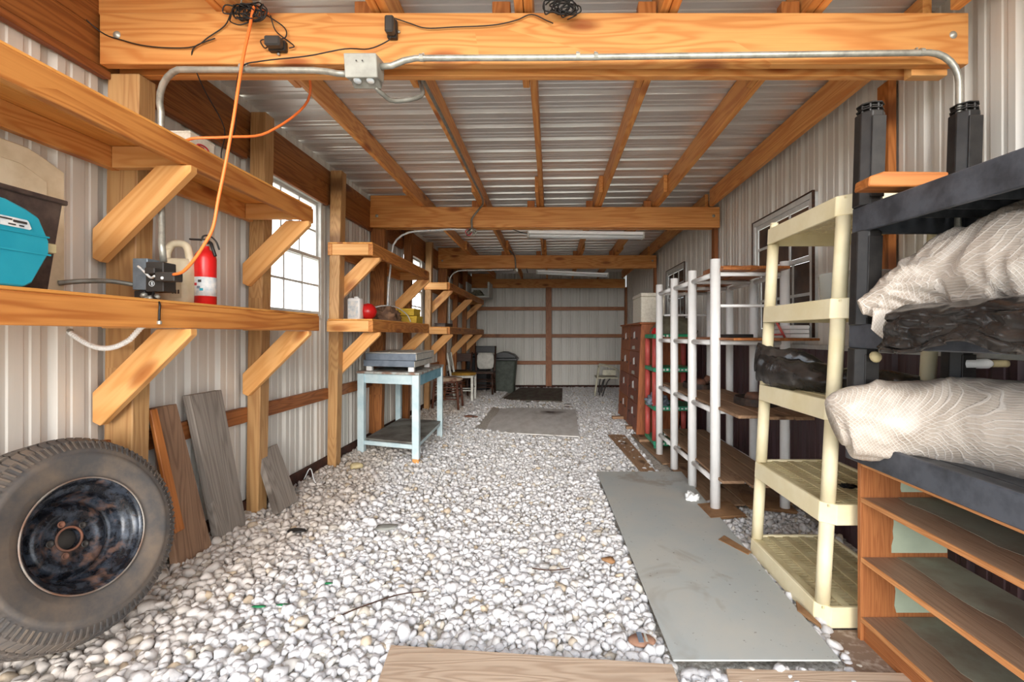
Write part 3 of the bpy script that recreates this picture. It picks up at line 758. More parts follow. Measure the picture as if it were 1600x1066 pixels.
# ------------------------------------------------------------------ leaning planks
def lean_plank(lab, b0, b1, t0, t1, th, mat):
    """bottom corners b0,b1 and top corners t0,t1 (visible face), thickness toward the wall"""
    b0, b1, t0, t1 = map(Vector, (b0, b1, t0, t1)); n = (b1-b0).cross(t0-b0).normalized()
    if n.x > 0: n = -n
    e = n*th; x = (t0-b0).normalized(); z = n; y_ = z.cross(x).normalized(); z = x.cross(y_)
    R = Matrix((x, y_, z)).transposed().to_4x4(); R.translation = (b0+b1+t0+t1)/4
    P = [b0, b1, t1, t0]
    o = MB().prism(P, e).build('plank', mat, frame=R, bevel=.003); return setp(o, lab, 'plank')
lean_plank('brown plank standing against the wall next to the tyre', V(-440, .755, -283), V(-440, .835, -283), V(-459, .742, -84), V(-459, .785, -84), .035, 'brownplank')
lean_plank('narrow orange board leaning over the brown plank', V(-431, .735, -228), V(-431, .754, -228), V(-452, .722, -84), V(-452, .735, -84), .018, 'orangeplank')
lean_plank('tall grey weathered plank leaning against the wall', V(-445, .86, -281), V(-445, .938, -281), V(-458, .81, -76), V(-458, .89, -76), .038, 'grey')
lean_plank('short grey weathered plank leaning beside the second post', V(-420, .985, -275), V(-420, 1.065, -275), V(-455, .998, -182), V(-455, 1.064, -180), .035, 'grey')
# ------------------------------------------------------------------ things on the near shelves
def bevbox(name, x, d, z, mat, parent=None, bev=.006, lean=0, **k):
    m = MB().box(V(x[0], d[0], z[0]), V(x[1], d[1], z[1]))
    if lean: m.map(lambda v: v+Vector((lean*v.z, 0, 0)))
    return m.build(name, mat, parent, bevel=bev, **k)
ZL = 34.2     # top of the lower shelf deck
case = thing('tool_case', V(-420, .47, ZL), 'teal eight-sided plastic case with a white label on the lower shelf', 'case')
oc = [(.20, 40), (.215, ZL+.3), (.455, ZL+.3), (.462, 38), (.4775, 61), (.4775, 70), (.468, 86), (.457, 90), (.44, 94), (.26, 100), (.20, 90)]
MB().prism([V(-374, d, z) for d, z in oc], (-.10, 0, 0)).build('case_shell', 'teal', case, bevel=.005)
for z, w_ in ((59, .478), (72, .4765)): MB().prism([V(-373.3, .21, z), V(-373.3, w_, z), V(-373.3, w_, z+1.2), V(-373.3, .21, z+1.2)], (-.004, 0, 0)).build('rib', 'teal', case)
lb = MB().prism([V(-373.4, .30, 75.5), V(-373.4, .4585, 75.5), V(-373.4, .4600, 76.5), V(-373.4, .4575, 81), V(-373.4, .4560, 82), V(-373.4, .30, 82)], (-.003, 0, 0)).build('label', 'label', case)
for i, (a, b, z, t) in enumerate(((.42, .443, 79.8, 1.0), (.444, .4555, 78.8, 1.6), (.440, .446, 76.6, .9), (.449, .453, 76.6, .9))): MB().box(V(-373.3, a, z), V(-372.9, b, z+t)).build('print', 'darkbox', lb)
MB().box(V(-381, .4782, 62), V(-376, .487, 69)).build('latch', 'tan', case, bevel=.002)
tub = thing('plastic_tub', V(-430, .47, ZL), 'dark brown rigid tub standing behind the teal case', 'tub')
def frustum(m, a0, a1, b0, b1):
    """tapered box: bottom from corner a0 to a1, top from corner b0 to b1"""
    P = [(a0.x, a0.y, a0.z), (a1.x, a0.y, a0.z), (a1.x, a1.y, a0.z), (a0.x, a1.y, a0.z), (b0.x, b0.y, b0.z), (b1.x, b0.y, b0.z), (b1.x, b1.y, b0.z), (b0.x, b1.y, b0.z)]
    return m.add([Vector(t) for t in P], BF)
m = MB(); frustum(m, V(-448, .40, ZL+.3), V(-404, .515, ZL+.3), V(-454, .39, 109), V(-401, .527, 109)); m.build('tub_body', 'darktub', tub, bevel=.006)
MB().box(V(-455, .388, 107), V(-399.5, .530, 111)).build('rim', 'darktub', tub, bevel=.003)
pan = thing('cabinet_door_panel', V(-462, .52, 36), 'beige arched cabinet door propped behind the dark tub', 'door panel')
def arch(x, d0, d1, z0, z1, rise, n=14):
    P = [V(x, d0, z0), V(x, d1, z0)]
    for k in range(n+1):
        t = k/n; e = min(1, max(0, math.sin(math.pi*t)*1.25)); P.append(V(x, d1-(d1-d0)*t, z1-rise*(1-e)))
    return P
MB().prism(arch(-462, .46, .608, 34.6, 166, 12), (-.018, 0, 0)).build('door_board', 'beige', pan, bevel=.003)
MB().prism(arch(-461, .483, .586, 50, 150, 10), (-.006, 0, 0)).build('raised_panel', 'beige', pan, bevel=.004)
tp = setp(bevbox('wood_scrap', (-440, -425), (.60, .652), (ZL+.3, ZL+3), 'tan', None, .002), 'thin pale strip of wood lying on the lower shelf before the post', 'scrap')
# jug
jug = thing('plastic_jug', V(-428, .725, ZL), 'beige plastic jug with green label between switch box and extinguisher', 'jug')
jc = V(-428, .735, ZL+.3)
def ring(cx, cy, z, hx, hy, n=24, p=3.2):
    o = []
    for k in range(n):
        a = 2*math.pi*k/n; c, s = math.cos(a), math.sin(a); o.append(Vector((cx+hx*abs(c)**(2/p)*(1 if c > 0 else -1), cy+hy*abs(s)**(2/p)*(1 if s > 0 else -1), z)))
    return o
def loft(rings, m=None, cap=True):
    m = m or MB(); n = len(rings[0]); vs = [v for r in rings for v in r]; fs = []
    for i in range(len(rings)-1):
        for k in range(n): fs.append((i*n+k, i*n+(k+1) % n, (i+1)*n+(k+1) % n, (i+1)*n+k))
    if cap: fs += [tuple(range(n-1, -1, -1)), tuple(range((len(rings)-1)*n, len(rings)*n))]
    return m.add(vs, fs)
loft([ring(jc.x, jc.y, jc.z+z, a, b) for z, a, b in ((0, .055, .04), (.01, .066, .047), (.03, .068, .05), (.16, .069, .05), (.20, .066, .048), (.215, .060, .042))]).build('jug_body', 'beige', jug, smooth=True)
hp = [jc+Vector(t) for t in ((-.055, 0, .205), (-.052, 0, .25), (-.03, 0, .285), (.01, 0, .29), (.04, 0, .275), (.052, 0, .23), (.055, 0, .2))]
cable('jug_handle', hp, .017, 'beige', jug, 10)
MB().lathe([(.02, 0), (.021, .02), (.019, .024), (0, .024)], jc+Vector((-.045, 0, .255)), (-.6, 0, 1), 16).build('cap', 'beige', jug, smooth=True)
MB().box(jc+Vector((-.05, -.0525, .14)), jc+Vector((.0, -.0495, .175))).build('green_label', 'printgreen', jug)
MB().box(jc+Vector((.0, -.0525, .03)), jc+Vector((.055, -.0495, .13))).build('paper_label', 'beige', jug)
for k in range(3): MB().box(jc+Vector((.012+k*.013, -.0535, .05)), jc+Vector((.020+k*.013, -.0524, .068))).build('print', 'darktub', jug)
# extinguisher
ex = thing('fire_extinguisher', V(-405, .75, ZL), 'red fire extinguisher standing on the lower shelf', 'extinguisher')
ec = V(-405, .75, ZL+.3)
MB().lathe([(.040, 0), (.045, .004), (.045, .225), (.041, .245), (.030, .262), (.018, .27), (.016, .285), (.016, .29)], ec, n=28).build('cylinder', 'red', ex, smooth=True)
MB().lathe([(.0455, .045), (.0456, .135)], ec, n=28).build('label', 'label', ex, smooth=True)
a_ = [(-.25, .06), (-.05, .085), (.1, .07), (.22, .06)]
for i, (a, z) in enumerate(((-1.9, .10), (-1.57, .085), (-1.3, .075), (-1.45, .115))):
    p = ec+Vector((.0458*math.cos(a), .0458*math.sin(a), z)); t = Vector((-math.sin(a), math.cos(a), 0))
    MB().obox(p, t*.007, Vector((math.cos(a), math.sin(a), 0))*.0008, (0, 0, .006)).build('print', ('logored', 'steelblue', 'teal', 'darkbox')[i], ex)
MB().lathe([(.019, 0), (.019, .02), (.012, .028), (0, .028)], ec+Vector((0, 0, .286)), n=16).build('valve', 'galv', ex, smooth=True)
MB().obox(ec+Vector((-.03, 0, .318)), (.045, 0, -.002), (0, .008, 0), (0, 0, .004)).build('lever', 'blackmetal', ex, bevel=.002)
cable('carry_loop', [ec+Vector(t) for t in ((-.02, 0, .31), (-.01, 0, .335), (.02, 0, .335), (.05, 0, .31), (.066, 0, .27))], .004, 'blackmetal', ex)
cable('hose', [ec+Vector(t) for t in ((.012, -.01, .30), (.035, -.015, .30), (.05, -.02, .27), (.058, -.015, .235))], .007, 'cable', ex)
# electrical switch box, conduit and cords at the first post
sb = thing('switch_box', V(-420, .655, 45), 'grey metal switch box with black cover at the first post, orange cord plugged in', 'electric box')
bevbox('box_body', (-424, -409), (.648, .672), (46, 78), 'galvbox', sb, .002)
bevbox('cover', (-409, -391), (.645, .668), (44, 74), 'darkbox', sb, .003)
MB().lathe([(.012, 0), (.012, .002), (.010, .002), (.010, 0)], V(-402, .6445, 52), (0, -1, 0), 16, closed=True).build('emblem_ring', 'label', sb)
MB().box(V(-402.8, .6443, 50.3), V(-401.2, .645, 53.7)).build('emblem_letter', 'label', sb)
bevbox('plug', (-402, -392), (.632, .6448), (61, 67), 'darkbox', sb, .003)
bevbox('plug_head', (-388, -369), (.626, .642), (53, 62), 'darkbox', sb, .003)
MB().lathe([(.006, 0), (.006, .002)], V(-380, .6255, 56), (0, -1, 0), 10).build('print', 'label', sb)
cable('cable_tie', [V(-413, .640, 69), V(-404, .636, 63), (V(-396, .633, 57)), V(-388, .6265, 58)], .0045, 'label', sb)
bevbox('lower_socket', (-424, -413), (.65, .668), (35, 45.5), 'blackmetal', sb, .003)
for i, (x, z) in enumerate(((-411, 40), (-405, 37), (-399, 38), (-409, 36))):
    MB().lathe([(.004, 0), (.012, .003), (.014, .012), (.006, .02), (0, .02)], V(x, .648, z-1.5), (.3*(i-1.5), -.3, 1), 10).build('fitting', 'galv', sb, smooth=True)
cable('wire', [V(-402, .6475, 44), V(-392, .63, 38), V(-378, .615, 33.5), V(-371.8, .608, 29), V(-371.6, .607, 22), V(-371.7, .607, 14)], .004, 'cable', sb)
MB().lathe([(.008, 0), (.008, .012), (0, .014)], V(-371.6, .607, 10.5), n=10).build('wire_nut', 'galv', sb)
cd1 = thing('conduit', V(-405, .66, 78), 'steel conduit from the switch box, up and across under the nearest beam', 'conduit')
p = [V(-402, .664, 76), V(-404, .664, 95), V(-410, .6745, 110), V(-411, .6745, 150), V(-411, .6745, 235)]
for k in range(1, 7):
    a = math.pi/2*k/6; p.append(V(-411+34*(1-math.cos(a)), .6745-.027*k/6, 235+34*math.sin(a)))
p += [V(-240, .647, 268), V(-226, .645, 266), V(-214, .643, 263), V(-204, .643, 262.5)]
MB().tube(p, .0125, 12).build('pipe', 'galv', cd1, smooth=True)
p = [V(-172, .643, 270), V(-160, .643, 271), V(-148, .643, 276), V(-136, .643, 278.5), V(0, .643, 279), V(380, .643, 284)]
for k in range(1, 7):
    a = math.pi/2*k/6; p.append(V(380+30*math.sin(a), .643, 284-30*(1-math.cos(a))))
p += [V(410, .643, 180), V(408, .643, 60), V(407, .643, -18)]
MB().tube(p, .0125, 12).build('pipe', 'galv', cd1, smooth=True)
for x, z in ((-310, 269), (-130, 279), (27, 280.5), (45, 280.5), (372, 284.5)):
    MB().tube([V(x, .643, z)-Vector((.008, 0, 0)), V(x, .643, z)+Vector((.008, 0, 0))], .0155, 12).box(V(x-1, .650, z+3), V(x+1, .659, z+8)).build('strap', 'galv', cd1, smooth=False)
jb = thing('junction_box', V(-188, .64, 262), 'grey twin socket box in the conduit under the nearest beam', 'electric box')
m = MB(); m.prism([V(-203, .625, 276), V(-203, .658, 280), V(-203, .655, 258), V(-203, .63, 254)], (32*U, 0, 0)); m.build('box_body', 'boxgrey', jb, bevel=.003)
MB().prism([V(-200, .628, 259.5), V(-200, .650, 250), V(-200, .654, 256), V(-200, .632, 262)], (28*U, 0, 0)).build('socket_plate', 'greyconduit', jb, bevel=.003)
for x in (-193, -180): MB().lathe([(.016, 0), (.016, .004), (.014, .006), (0, .006)], V(x, .638, 254.5), (0, -.35, -1), 16).build('socket', 'label', jb, smooth=True)
for x in (-190, -184): MB().lathe([(.003, 0), (.003, .003)], V(x, .6245, 268), (0, -1, 0), 8).build('screw', 'darkbox', jb)
cd2 = thing('conduit', V(-150, 1, 262), 'grey conduit running along a rafter from the socket box to the second beam', 'conduit')
p = [V(-178, .65, 252), V(-174, .66, 249), V(-166, .68, 249), V(-142, .70, 262), V(-150, .735, 290), V(-164, .80, 326)]
p += [V(-164, 1.0, 329), V(-165, 1.3, 329), V(-166, 1.56, 329), V(-182*1.02, 1.64, 322), V(-203, 1.645, 300), V(-203.5, 1.645, 276)]
cable('pipe', p, .010, 'greyconduit', cd2, 10, 4)
rb = thing('ceiling_socket_box', V(-203, 1.645, 270), 'round metal box with tangled wires under the second beam', 'electric box')
MB().lathe([(.045, 0), (.048, .02), (.048, .035), (.03, .04), (0, .04)], V(-203, 1.645, 264), n=16).build('box_body', 'galv', rb, smooth=True)
for k in range(4):
    a = k*1.6; c = V(-203, 1.64, 268)
    cable('wire', [c+Vector((.03*math.cos(a), -.03, .01)), c+Vector((.07*math.cos(a+.5), -.05, -.02)), c+Vector((.05*math.cos(a+1), -.04, -.06)), c+Vector((.01, -.03, -.02))], .004, ('galv', 'cable', 'logored', 'galv')[k], rb)
cd3 = thing('conduit', V(-400, 1.65, 250), 'pale conduit looping from the second beam down to the lower shelf', 'conduit')
p = [V(-206, 1.648, 271), V(-260, 1.648, 273), V(-345, 1.648, 268)]
for k in range(1, 6):
    a = math.pi/2*k/5; p.append(V(-345-70*math.sin(a)*.95, 1.648+.01*k/5, 268-50*(1-math.cos(a))))
p += [V(-421, 1.658, 130), V(-424, 1.658, 60), V(-421, 1.655, 36)]
MB().tube(p, .010, 10).build('pipe', 'label', cd3, smooth=True)
cd4 = thing('conduit', V(-400, 2.65, 250), 'pale conduit looping from the third beam to the far shelf', 'conduit')
p = [V(-150, 2.648, 271), V(-370, 2.648, 268)]
for k in range(1, 6):
    a = math.pi/2*k/5; p.append(V(-370-52*math.sin(a), 2.648+.01*k/5, 268-45*(1-math.cos(a))))
p += [V(-423, 2.658, 130), V(-423, 2.658, 40)]
MB().tube(p, .011, 10).build('pipe', 'label', cd4, smooth=True)
bevbox('outlet', (-429, -417), (2.648, 2.658), (32, 42), 'label', cd4, .003)
rb2 = thing('ceiling_socket_box', V(-146, 2.645, 268), 'small metal box with a hanging pull under the third beam', 'electric box')
MB().lathe([(.04, 0), (.045, .02), (.045, .03), (0, .04)], V(-146, 2.645, 266), n=14).build('box_body', 'galv', rb2, smooth=True)
bevbox('clip', (-143, -137), (2.63, 2.642), (262, 275), 'label', rb2, .002)
cable('wire', [V(-146, 2.645, 276), V(-147, 2.646, 300), V(-150, 2.62, 325), V(-162, 2.5, 331)], .012, 'greyconduit', rb2)
fc = thing('flexible_conduit', V(-450, .66, 5), 'coiled white flexible conduit drooping below the lower shelf', 'conduit')
pp = []
n_ = 90
for k in range(n_+1):
    t = k/n_; x = -480+82*t; z = 6-17*math.sin(math.pi*min(t*1.12, 1))*1.0+(8*max(0, t-.75)*4)
    pp.append(V(x+0, .636, z-2))
MB().tube(pp, [.0085+.0026*(k % 2) for k in range(n_+1)], 10).build('flexible_pipe', 'white', fc, smooth=False)
MB().lathe([(.016, 0), (.016, .012), (.01, .02), (.01, .03)], V(-484, .636, 4), (1, 0, 0), 12).build('connector', 'galv', fc)
cable('conduit', [V(-462, .60, 49), V(-450, .615, 52), V(-440, .64, 54), V(-424, .66, 51)], .010, 'greyconduit').name = 'side_conduit'
setp(bpy.data.objects['side_conduit'], 'short grey conduit running from the dark tub into the switch box', 'conduit')
# cords on the first beam
oc_ = cable('extension_cord', [V(-367, .622, 59), V(-354, .615, 61), V(-341, .61, 71), V(-329, .608, 87), V(-321, .608, 103), V(-316, .608, 130), V(-310, .61, 165), V(-304, .612, 205), V(-303, .62, 240), V(-304, .632, 275), V(-302, .640, 305), V(-301, .645, 325), V(-300, .648, 333), V(-296, .655, 334.5), V(-290, .672, 330),
     V(-286, .74, 322), V(-300, .79, 290), V(-327, .74, 235), V(-352, .70, 217), V(-378, .68, 209.5), V(-398, .68, 207), V(-418, .63, 206.5), V(-420, .60, 204)], .0058, 'orangecable', n=8)
setp(oc_, 'bright orange extension cord hanging from the beam down to the switch box', 'cord')
bolt_z = 326
def bundle(lab, c, rx, rz, n, seed):
    b = thing('cable_bundle', c, lab, 'cable'); r = random.Random(seed)
    for k in range(n):
        P = []; a0 = r.uniform(0, 6.28); cx_, cz = r.uniform(-rx*.5, rx*.5), r.uniform(-rz*.3, rz*.3); ra, rb_ = r.uniform(rx*.35, rx*.65), r.uniform(rz*.5, rz)
        for j in range(9):
            a = a0+6.28*j/8*.98; P.append(Vector(c)+Vector((cx_+ra*math.cos(a)+r.uniform(-.01, .01), -.012-r.uniform(0, .03), cz+rb_*math.sin(a)+r.uniform(-.008, .008))))
        cable('loop', P, .0028, 'cable', b, 6, 4)
    for x in (-.05, .03): MB().tube([Vector(c)+Vector((x, -.01, .0)), Vector(c)+Vector((x+.01, -.005, rz+.035))], .0025, 6).build('twist_wire', 'galv', b)
    return b
bundle('tangled black cable coil on the beam behind the orange cord', V(-306, .655, 326), .085, .038, 12, 3)
bundle('tangled black cable coil on the middle of the beam', V(9, .655, 330), .085, .035, 10, 5)
def adapter(lab, x, z, w_, h_):
    a = thing('power_adapter', V(x, .66, z), lab, 'adapter')
    MB().box(V(x-w_, .640, z-h_), V(x+w_, .652, z+h_)).build('adapter_case', 'darkbox', a, bevel=.006)
    MB().box(V(x-w_*1.1, .652, z-h_*1.1), V(x+w_*1.1, .6595, z+h_*1.1)).build('bracket', 'blackmetal', a, bevel=.003)
    for s in ((-1, 1) if h_ > w_ else (0,)):
        MB().lathe([(.006, 0), (.006, .004), (0, .006)], V(x+s*(w_+1.6), .658, z-(h_+2 if s == 0 else 1)), (0, -1, 0), 10).build('screw', 'galv', a, smooth=True)
adapter('black power adapter mounted flat below the first cable coil', -280, 296, 8, 5)
adapter('black power adapter mounted upright on the beam', -162.5, 313, 4.5, 8.5)
Y1 = .657
for lab, P in (('thin black wire draped along the beam corner by the first post', [V(-500, .6, 338), V(-480, .63, 330), V(-463, Y1, 312), V(-440, Y1, 303), V(-415, Y1, 297), V(-385, Y1, 295), V(-365, Y1, 297), V(-352, Y1, 306), V(-335, Y1, 318), V(-325, .65, 328)]),
               ('black wire falling behind the upper shelf onto the orange tool', [V(-345, Y1, 305), V(-366, Y1, 296), V(-372, .665, 284), V(-374, .69, 265), V(-383, .75, 243), V(-402, .78, 222), V(-404, .785, 205)]),
               ('black wire looping from cable coil to flat adapter', [V(-290, .65, 326), V(-273, .655, 315), V(-272, .655, 305), V(-283, .655, 303), V(-297, .655, 302), V(-293, .655, 294), V(-286, .65, 295)]),
               ('black wire crossing over to the flat adapter bracket', [V(-285, .65, 325), V(-282, .655, 312), V(-270, .655, 302), V(-263, .655, 296), V(-268, .655, 294)]),
               ('long thin wire strung from upright adapter to the middle cable coil', [V(-162, .648, 321), V(-161, .653, 324), V(-145, .656, 320), V(-128, .656, 315), V(-100, .656, 316), V(-60, .656, 318), V(-36, .656, 323), V(-20, .656, 329), V(-4, .655, 322), V(2, .652, 318)]),
               ('long black wire sagging from upright adapter under the beam toward the shelf', [V(-162, .648, 303), V(-166, .65, 299), V(-185, .65, 291), V(-203, .63, 282), V(-240, .63, 275), V(-285, .632, 271), V(-307, .635, 266), V(-325, .66, 250), V(-345, .70, 230), V(-372, .74, 214)]),
               ):
    setp(cable('wire', P, .0026, 'cable', n=6, res=5), lab, 'wire')
# upper near shelf things
bk = thing('white_carton', V(-412, .71, 200), 'white torn carton with a red oval print on the upper shelf', 'carton')
bc = V(-424, .752, 202)
MB().box(bc+Vector((-.05, -.08, 0)), bc+Vector((.06, .08, .12))).build('carton_body', 'foam', bk, bevel=.004)
MB().box(bc+Vector((-.052, -.082, .112)), bc+Vector((.062, .082, .124))).build('carton_lid', 'foam', bk, bevel=.003)
P = [bc+Vector((.0605, .042*math.cos(a), .062+.024*math.sin(a))) for a in [6.283*k/20 for k in range(20)]]
MB().tube(P, .004, 6, closed=True).build('oval_print', 'logored', bk)
for k, (y_, z_, l_) in enumerate(((-.01, .074, .018), (0, .062, .026), (.012, .05, .016), (-.03, .062, .006))): MB().box(bc+Vector((.060, y_-l_, z_-.004)), bc+Vector((.0615, y_+l_, z_+.004))).build('print', 'logored', bk)
ot = thing('orange_hand_tool', V(-408, .80, 200), 'small orange tool with black band on the upper shelf', 'tool')
oc0 = V(-412, .805, 209)
MB().lathe([(0, -.06), (.02, -.058), (.03, -.04), (.032, .0), (.028, .03), (.02, .034)], oc0, (.2, 1, 0), 14).build('tool_body', 'orangecable', ot, smooth=True)
MB().lathe([(.030, .022), (.034, .026), (.034, .04), (.03, .044)], oc0, (.2, 1, 0), 14).build('band', 'cable', ot, smooth=True)
MB().lathe([(.03, .044), (.035, .06), (.032, .085), (.02, .10), (0, .105)], oc0, (.2, 1, 0), 14).build('nose', 'orangecable', ot, smooth=True)
# ------------------------------------------------------------------ second lower shelf
wb = thing('white_canister', V(-437, 1.43, ZL), 'white rounded plastic container beside the red ball', 'container')
c = V(-440, 1.44, ZL+.3); loft([ring(c.x, c.y, c.z+z, a, a*.9, p=5) for z, a in ((0, .056), (.006, .06), (.185, .06), (.195, .055), (.20, .05))]).build('container_body', 'white', wb, smooth=True)
MB().lathe([(.02, 0), (.02, .015), (0, .015)], c+Vector((.01, 0, .199)), n=14).build('cap', 'white', wb, smooth=True)
MB().box(c+Vector((-.045, -.0565, .02)), c+Vector((.045, -.0535, .17))).build('label', 'label', wb)
MB().lathe([(.0001, 0), (.03, .006), (.066, .038), (.08, .08), (.066, .122), (.036, .152), (.0001, .16)], V(-420, 1.47, ZL+.3), n=24).build('red_ball', 'red', smooth=True)
setp(bpy.data.objects['red_ball'], 'glossy red ball resting on the lower shelf', 'ball')
def heap(name, c, sx, sy, sz, mat, seed, amp=.35, n=24, freq=3, parent=None, fold=0):
    vs = []; fs = []
    for i in range(n+1):
        th = math.pi*i/n*.5*1.0
        for k in range(n*2):
            a = math.pi*k/n; d = Vector((math.sin(th)*math.cos(a), math.sin(th)*math.sin(a), math.cos(th)))
            r = 1+amp*mnoise.noise(d*freq+Vector((seed, 0, 0)))+amp*.4*mnoise.noise(d*freq*3+Vector((seed, 5, 0)))+fold*abs(mnoise.noise(d*freq*2.2+Vector((seed, 9, 2))))
            vs.append(Vector(c)+Vector((d.x*sx*r, d.y*sy*r, max(0, d.z*sz*r))))
    for i in range(n):
        for k in range(2*n): j = (k+1) % (2*n); fs.append((i*2*n+k, (i+1)*2*n+k, (i+1)*2*n+j, i*2*n+j))
    fs.append(tuple(range(n*2*n+2*n-1, n*2*n-1, -1)))
    return solid(name, vs, fs, mat, parent, smooth=True)
setp(heap('cloth_heap', V(-422, 1.63, ZL+.3), .13, .24, .15, 'burlap', 4, .3, fold=.25), 'crumpled brown cloth heap between the red ball and yellow boxes', 'cloth')
setp(cable('wire', [V(-425, 1.50, ZL+28), V(-408, 1.56, ZL+38), V(-400, 1.66, ZL+38), V(-392, 1.74, ZL+22), V(-386, 1.76, ZL+3)], .006, 'label', n=8), 'white cord arching over the brown cloth heap', 'cord')
for i, (x, d, z, s) in enumerate(((-400, 1.83, ZL, .10), (-404, 1.82, ZL+20.5, .095))):
    b = thing('yellow_carton', V(x, d, z), ('lower yellow carton at the end of the shelf', 'upper yellow carton stacked on another yellow carton')[i], 'carton')
    c = V(x, d, z+.3); MB().box(c-Vector((s, .13, 0)), c+Vector((s, .13, .070))).build('carton_body', 'yellowbox', b, bevel=.003)
    MB().box(c+Vector((-s-.004, -.134, .055)), c+Vector((s+.004, .134, .080))).build('carton_lid', 'yellowbox', b, bevel=.003)
# far upper shelf crate: open-fronted tub
cr_ = thing('grey_crate', V(-400, 2.95, 196), 'open pale grey crate on the far upper shelf', 'crate')
x0, x1, d0, d1, z0, z1 = -440, -318, 3.3, 3.48, 195.5, 276
for nm, a, b in (('crate_bottom', (x0, d0, z0), (x1, d1, z0+8)), ('crate_wall', (x0, d0, z0+8), (x0+8, d1, z1)), ('crate_wall', (x1-10, d0, z0+8), (x1, d1, z1)), ('crate_back', (x0+8, d1-.01, z0+8), (x1-10, d1, z1-20))):
    MB().box(V(*a), V(*b)).build(nm, 'palegrey', cr_, bevel=.006)
setp(heap('dark_bundle', V(-390, 3.39, 204.5), .14, .2, .13, 'olive', 8, .4), 'dark green bundle lying inside the grey crate', 'bundle')
# far lower shelf box
fb = thing('dark_box', V(-425, 2.5, 31), 'low dark box on the far lower shelf by the outlet', 'box')
bevbox('box_body', (-440, -400), (2.42, 2.60), (31.5, 42), 'darktub', fb, .004); bevbox('box_lid', (-441, -399), (2.418, 2.602), (42.1, 46), 'darktub', fb, .004)
# ------------------------------------------------------------------ blue table
bt = thing('work_table', (-370*U, 4.9, .1), 'pale blue painted table with a lower shelf by the wall', 'table')
A0, A1, A2, A3 = Vector((-457*U, 4.50)), Vector((-293*U, 4.26)), Vector((-308*U, 5.52)), Vector((-457*U, 5.70))
def q2(s, t): return A0*(1-s)*(1-t)+A1*s*(1-t)+A2*s*t+A3*(1-s)*t
zt = CAMZ-84*U
def quadslab(name, s0, s1, t0, t1, z0, z1, mat, par, bevel=.003):
    P = [q2(s0, t0), q2(s1, t0), q2(s1, t1), q2(s0, t1)]
    return MB().add([(p.x, p.y, z0) for p in P]+[(p.x, p.y, z1) for p in P], BF).build(name, mat, par, bevel=bevel)
quadslab('table_top', 0, 1, 0, 1, zt-.022, zt, 'paint_top', bt)
quadslab('apron', .06, .94, .03, .045, zt-.115, zt-.0225, 'paint_blue', bt); quadslab('apron', .06, .94, .95, .965, zt-.115, zt-.0225, 'paint_blue', bt)
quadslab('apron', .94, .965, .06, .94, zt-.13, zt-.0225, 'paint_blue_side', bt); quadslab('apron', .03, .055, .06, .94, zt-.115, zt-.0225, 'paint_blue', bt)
for s, t in ((.01, .01), (.885, .01), (.885, .93), (.01, .93)):
    P = q2(s+.05, t+.025); g_ = ground(P.x, P.y)-.01
    if s > .5 and t < .5:
        quadslab('leg', s, s+.105, t, t+.055, g_+.055, zt-.0225, 'paint_blue', bt); quadslab('leg_block', s+.005, s+.1, t+.003, t+.052, g_, g_+.0548, 'brace', bt)
    else: quadslab('leg', s, s+.105, t, t+.055, g_, zt-.0225, 'paint_blue', bt)
zs = CAMZ-243*U
quadslab('lower_shelf', .10, .96, .05, .95, zs-.015, zs, 'worngrey', bt); quadslab('shelf_rail', .116, .884, .02, .045, zs-.055, zs-.0155, 'paint_blue', bt); quadslab('shelf_rail', .93, .96, .07, .93, zs-.05, zs-.0155, 'paint_blue', bt)
sc = thing('flat_case', (-360*U, 4.75, zt), 'two-tier grey case with pale lid and white feet on the blue table', 'case')
for s, t in ((.12, .06), (.80, .06), (.80, .58), (.12, .58)): quadslab('foot', s, s+.09, t, t+.04, zt+.001, zt+.045, 'white', sc)
quadslab('lower_tray', .08, .90, .05, .66, zt+.045, zt+.105, 'steelblue', sc, .004); quadslab('tray_side', .90, .91, .05, .66, zt+.045, zt+.10, 'palegrey', sc)
quadslab('upper_tray', .12, .93, .04, .68, zt+.107, zt+.17, 'steelblue', sc, .004); quadslab('tray_side', .93, .94, .04, .68, zt+.11, zt+.168, 'palegrey', sc)
quadslab('pale_lid', .12, .94, .04, .68, zt+.171, zt+.181, 'palegrey', sc); quadslab('lid_bar', .5, .53, .04, .68, zt+.182, zt+.188, 'palegrey', sc)
# plank stack under/behind table
setp(ub('plank', (-440, -395), (1.93, 1.97), (-272, -262), 'worngrey'), 'short grey board lying on the gravel behind the blue table', 'plank')
# ------------------------------------------------------------------ chairs by the left wall
def leg4(par, c, w_, d_, h, r, mat, splay=.02, z0=0):
    for sx in (-1, 1):
        for sy in (-1, 1):
            MB().tube([Vector(c)+Vector((sx*(w_+splay), sy*(d_+splay), z0)), Vector(c)+Vector((sx*w_, sy*d_, h))], [r*.8, r], 8).build('leg', mat, par, smooth=True)
def rungs(par, c, w_, d_, zs_, r, mat):
    for z in zs_:
        for s in (-1, 1):
            MB().tube([Vector(c)+Vector((-w_, s*d_, z)), Vector(c)+Vector((w_, s*d_, z))], r, 6).build('rung', mat, par, smooth=True)
            MB().tube([Vector(c)+Vector((s*w_, -d_, z+.03)), Vector(c)+Vector((s*w_, d_, z+.03))], r, 6).build('rung', mat, par, smooth=True)
c = V(-395, 2.45, 0); c.z = ground(c.x, c.y)-.0
st = thing('stool', c, 'brown wooden stool with a round worn seat, beside the blue table', 'stool')
leg4(st, c, .17, .15, .44, .021, 'redwood', .03); rungs(st, c, .18, .165, (.16, .26, .34), .011, 'redwood')
MB().lathe([(.20, .43), (.225, .44), (.23, .455), (.22, .475), (.15, .49), (0, .495)], c, n=24).build('seat', 'worncushion', st, smooth=True)
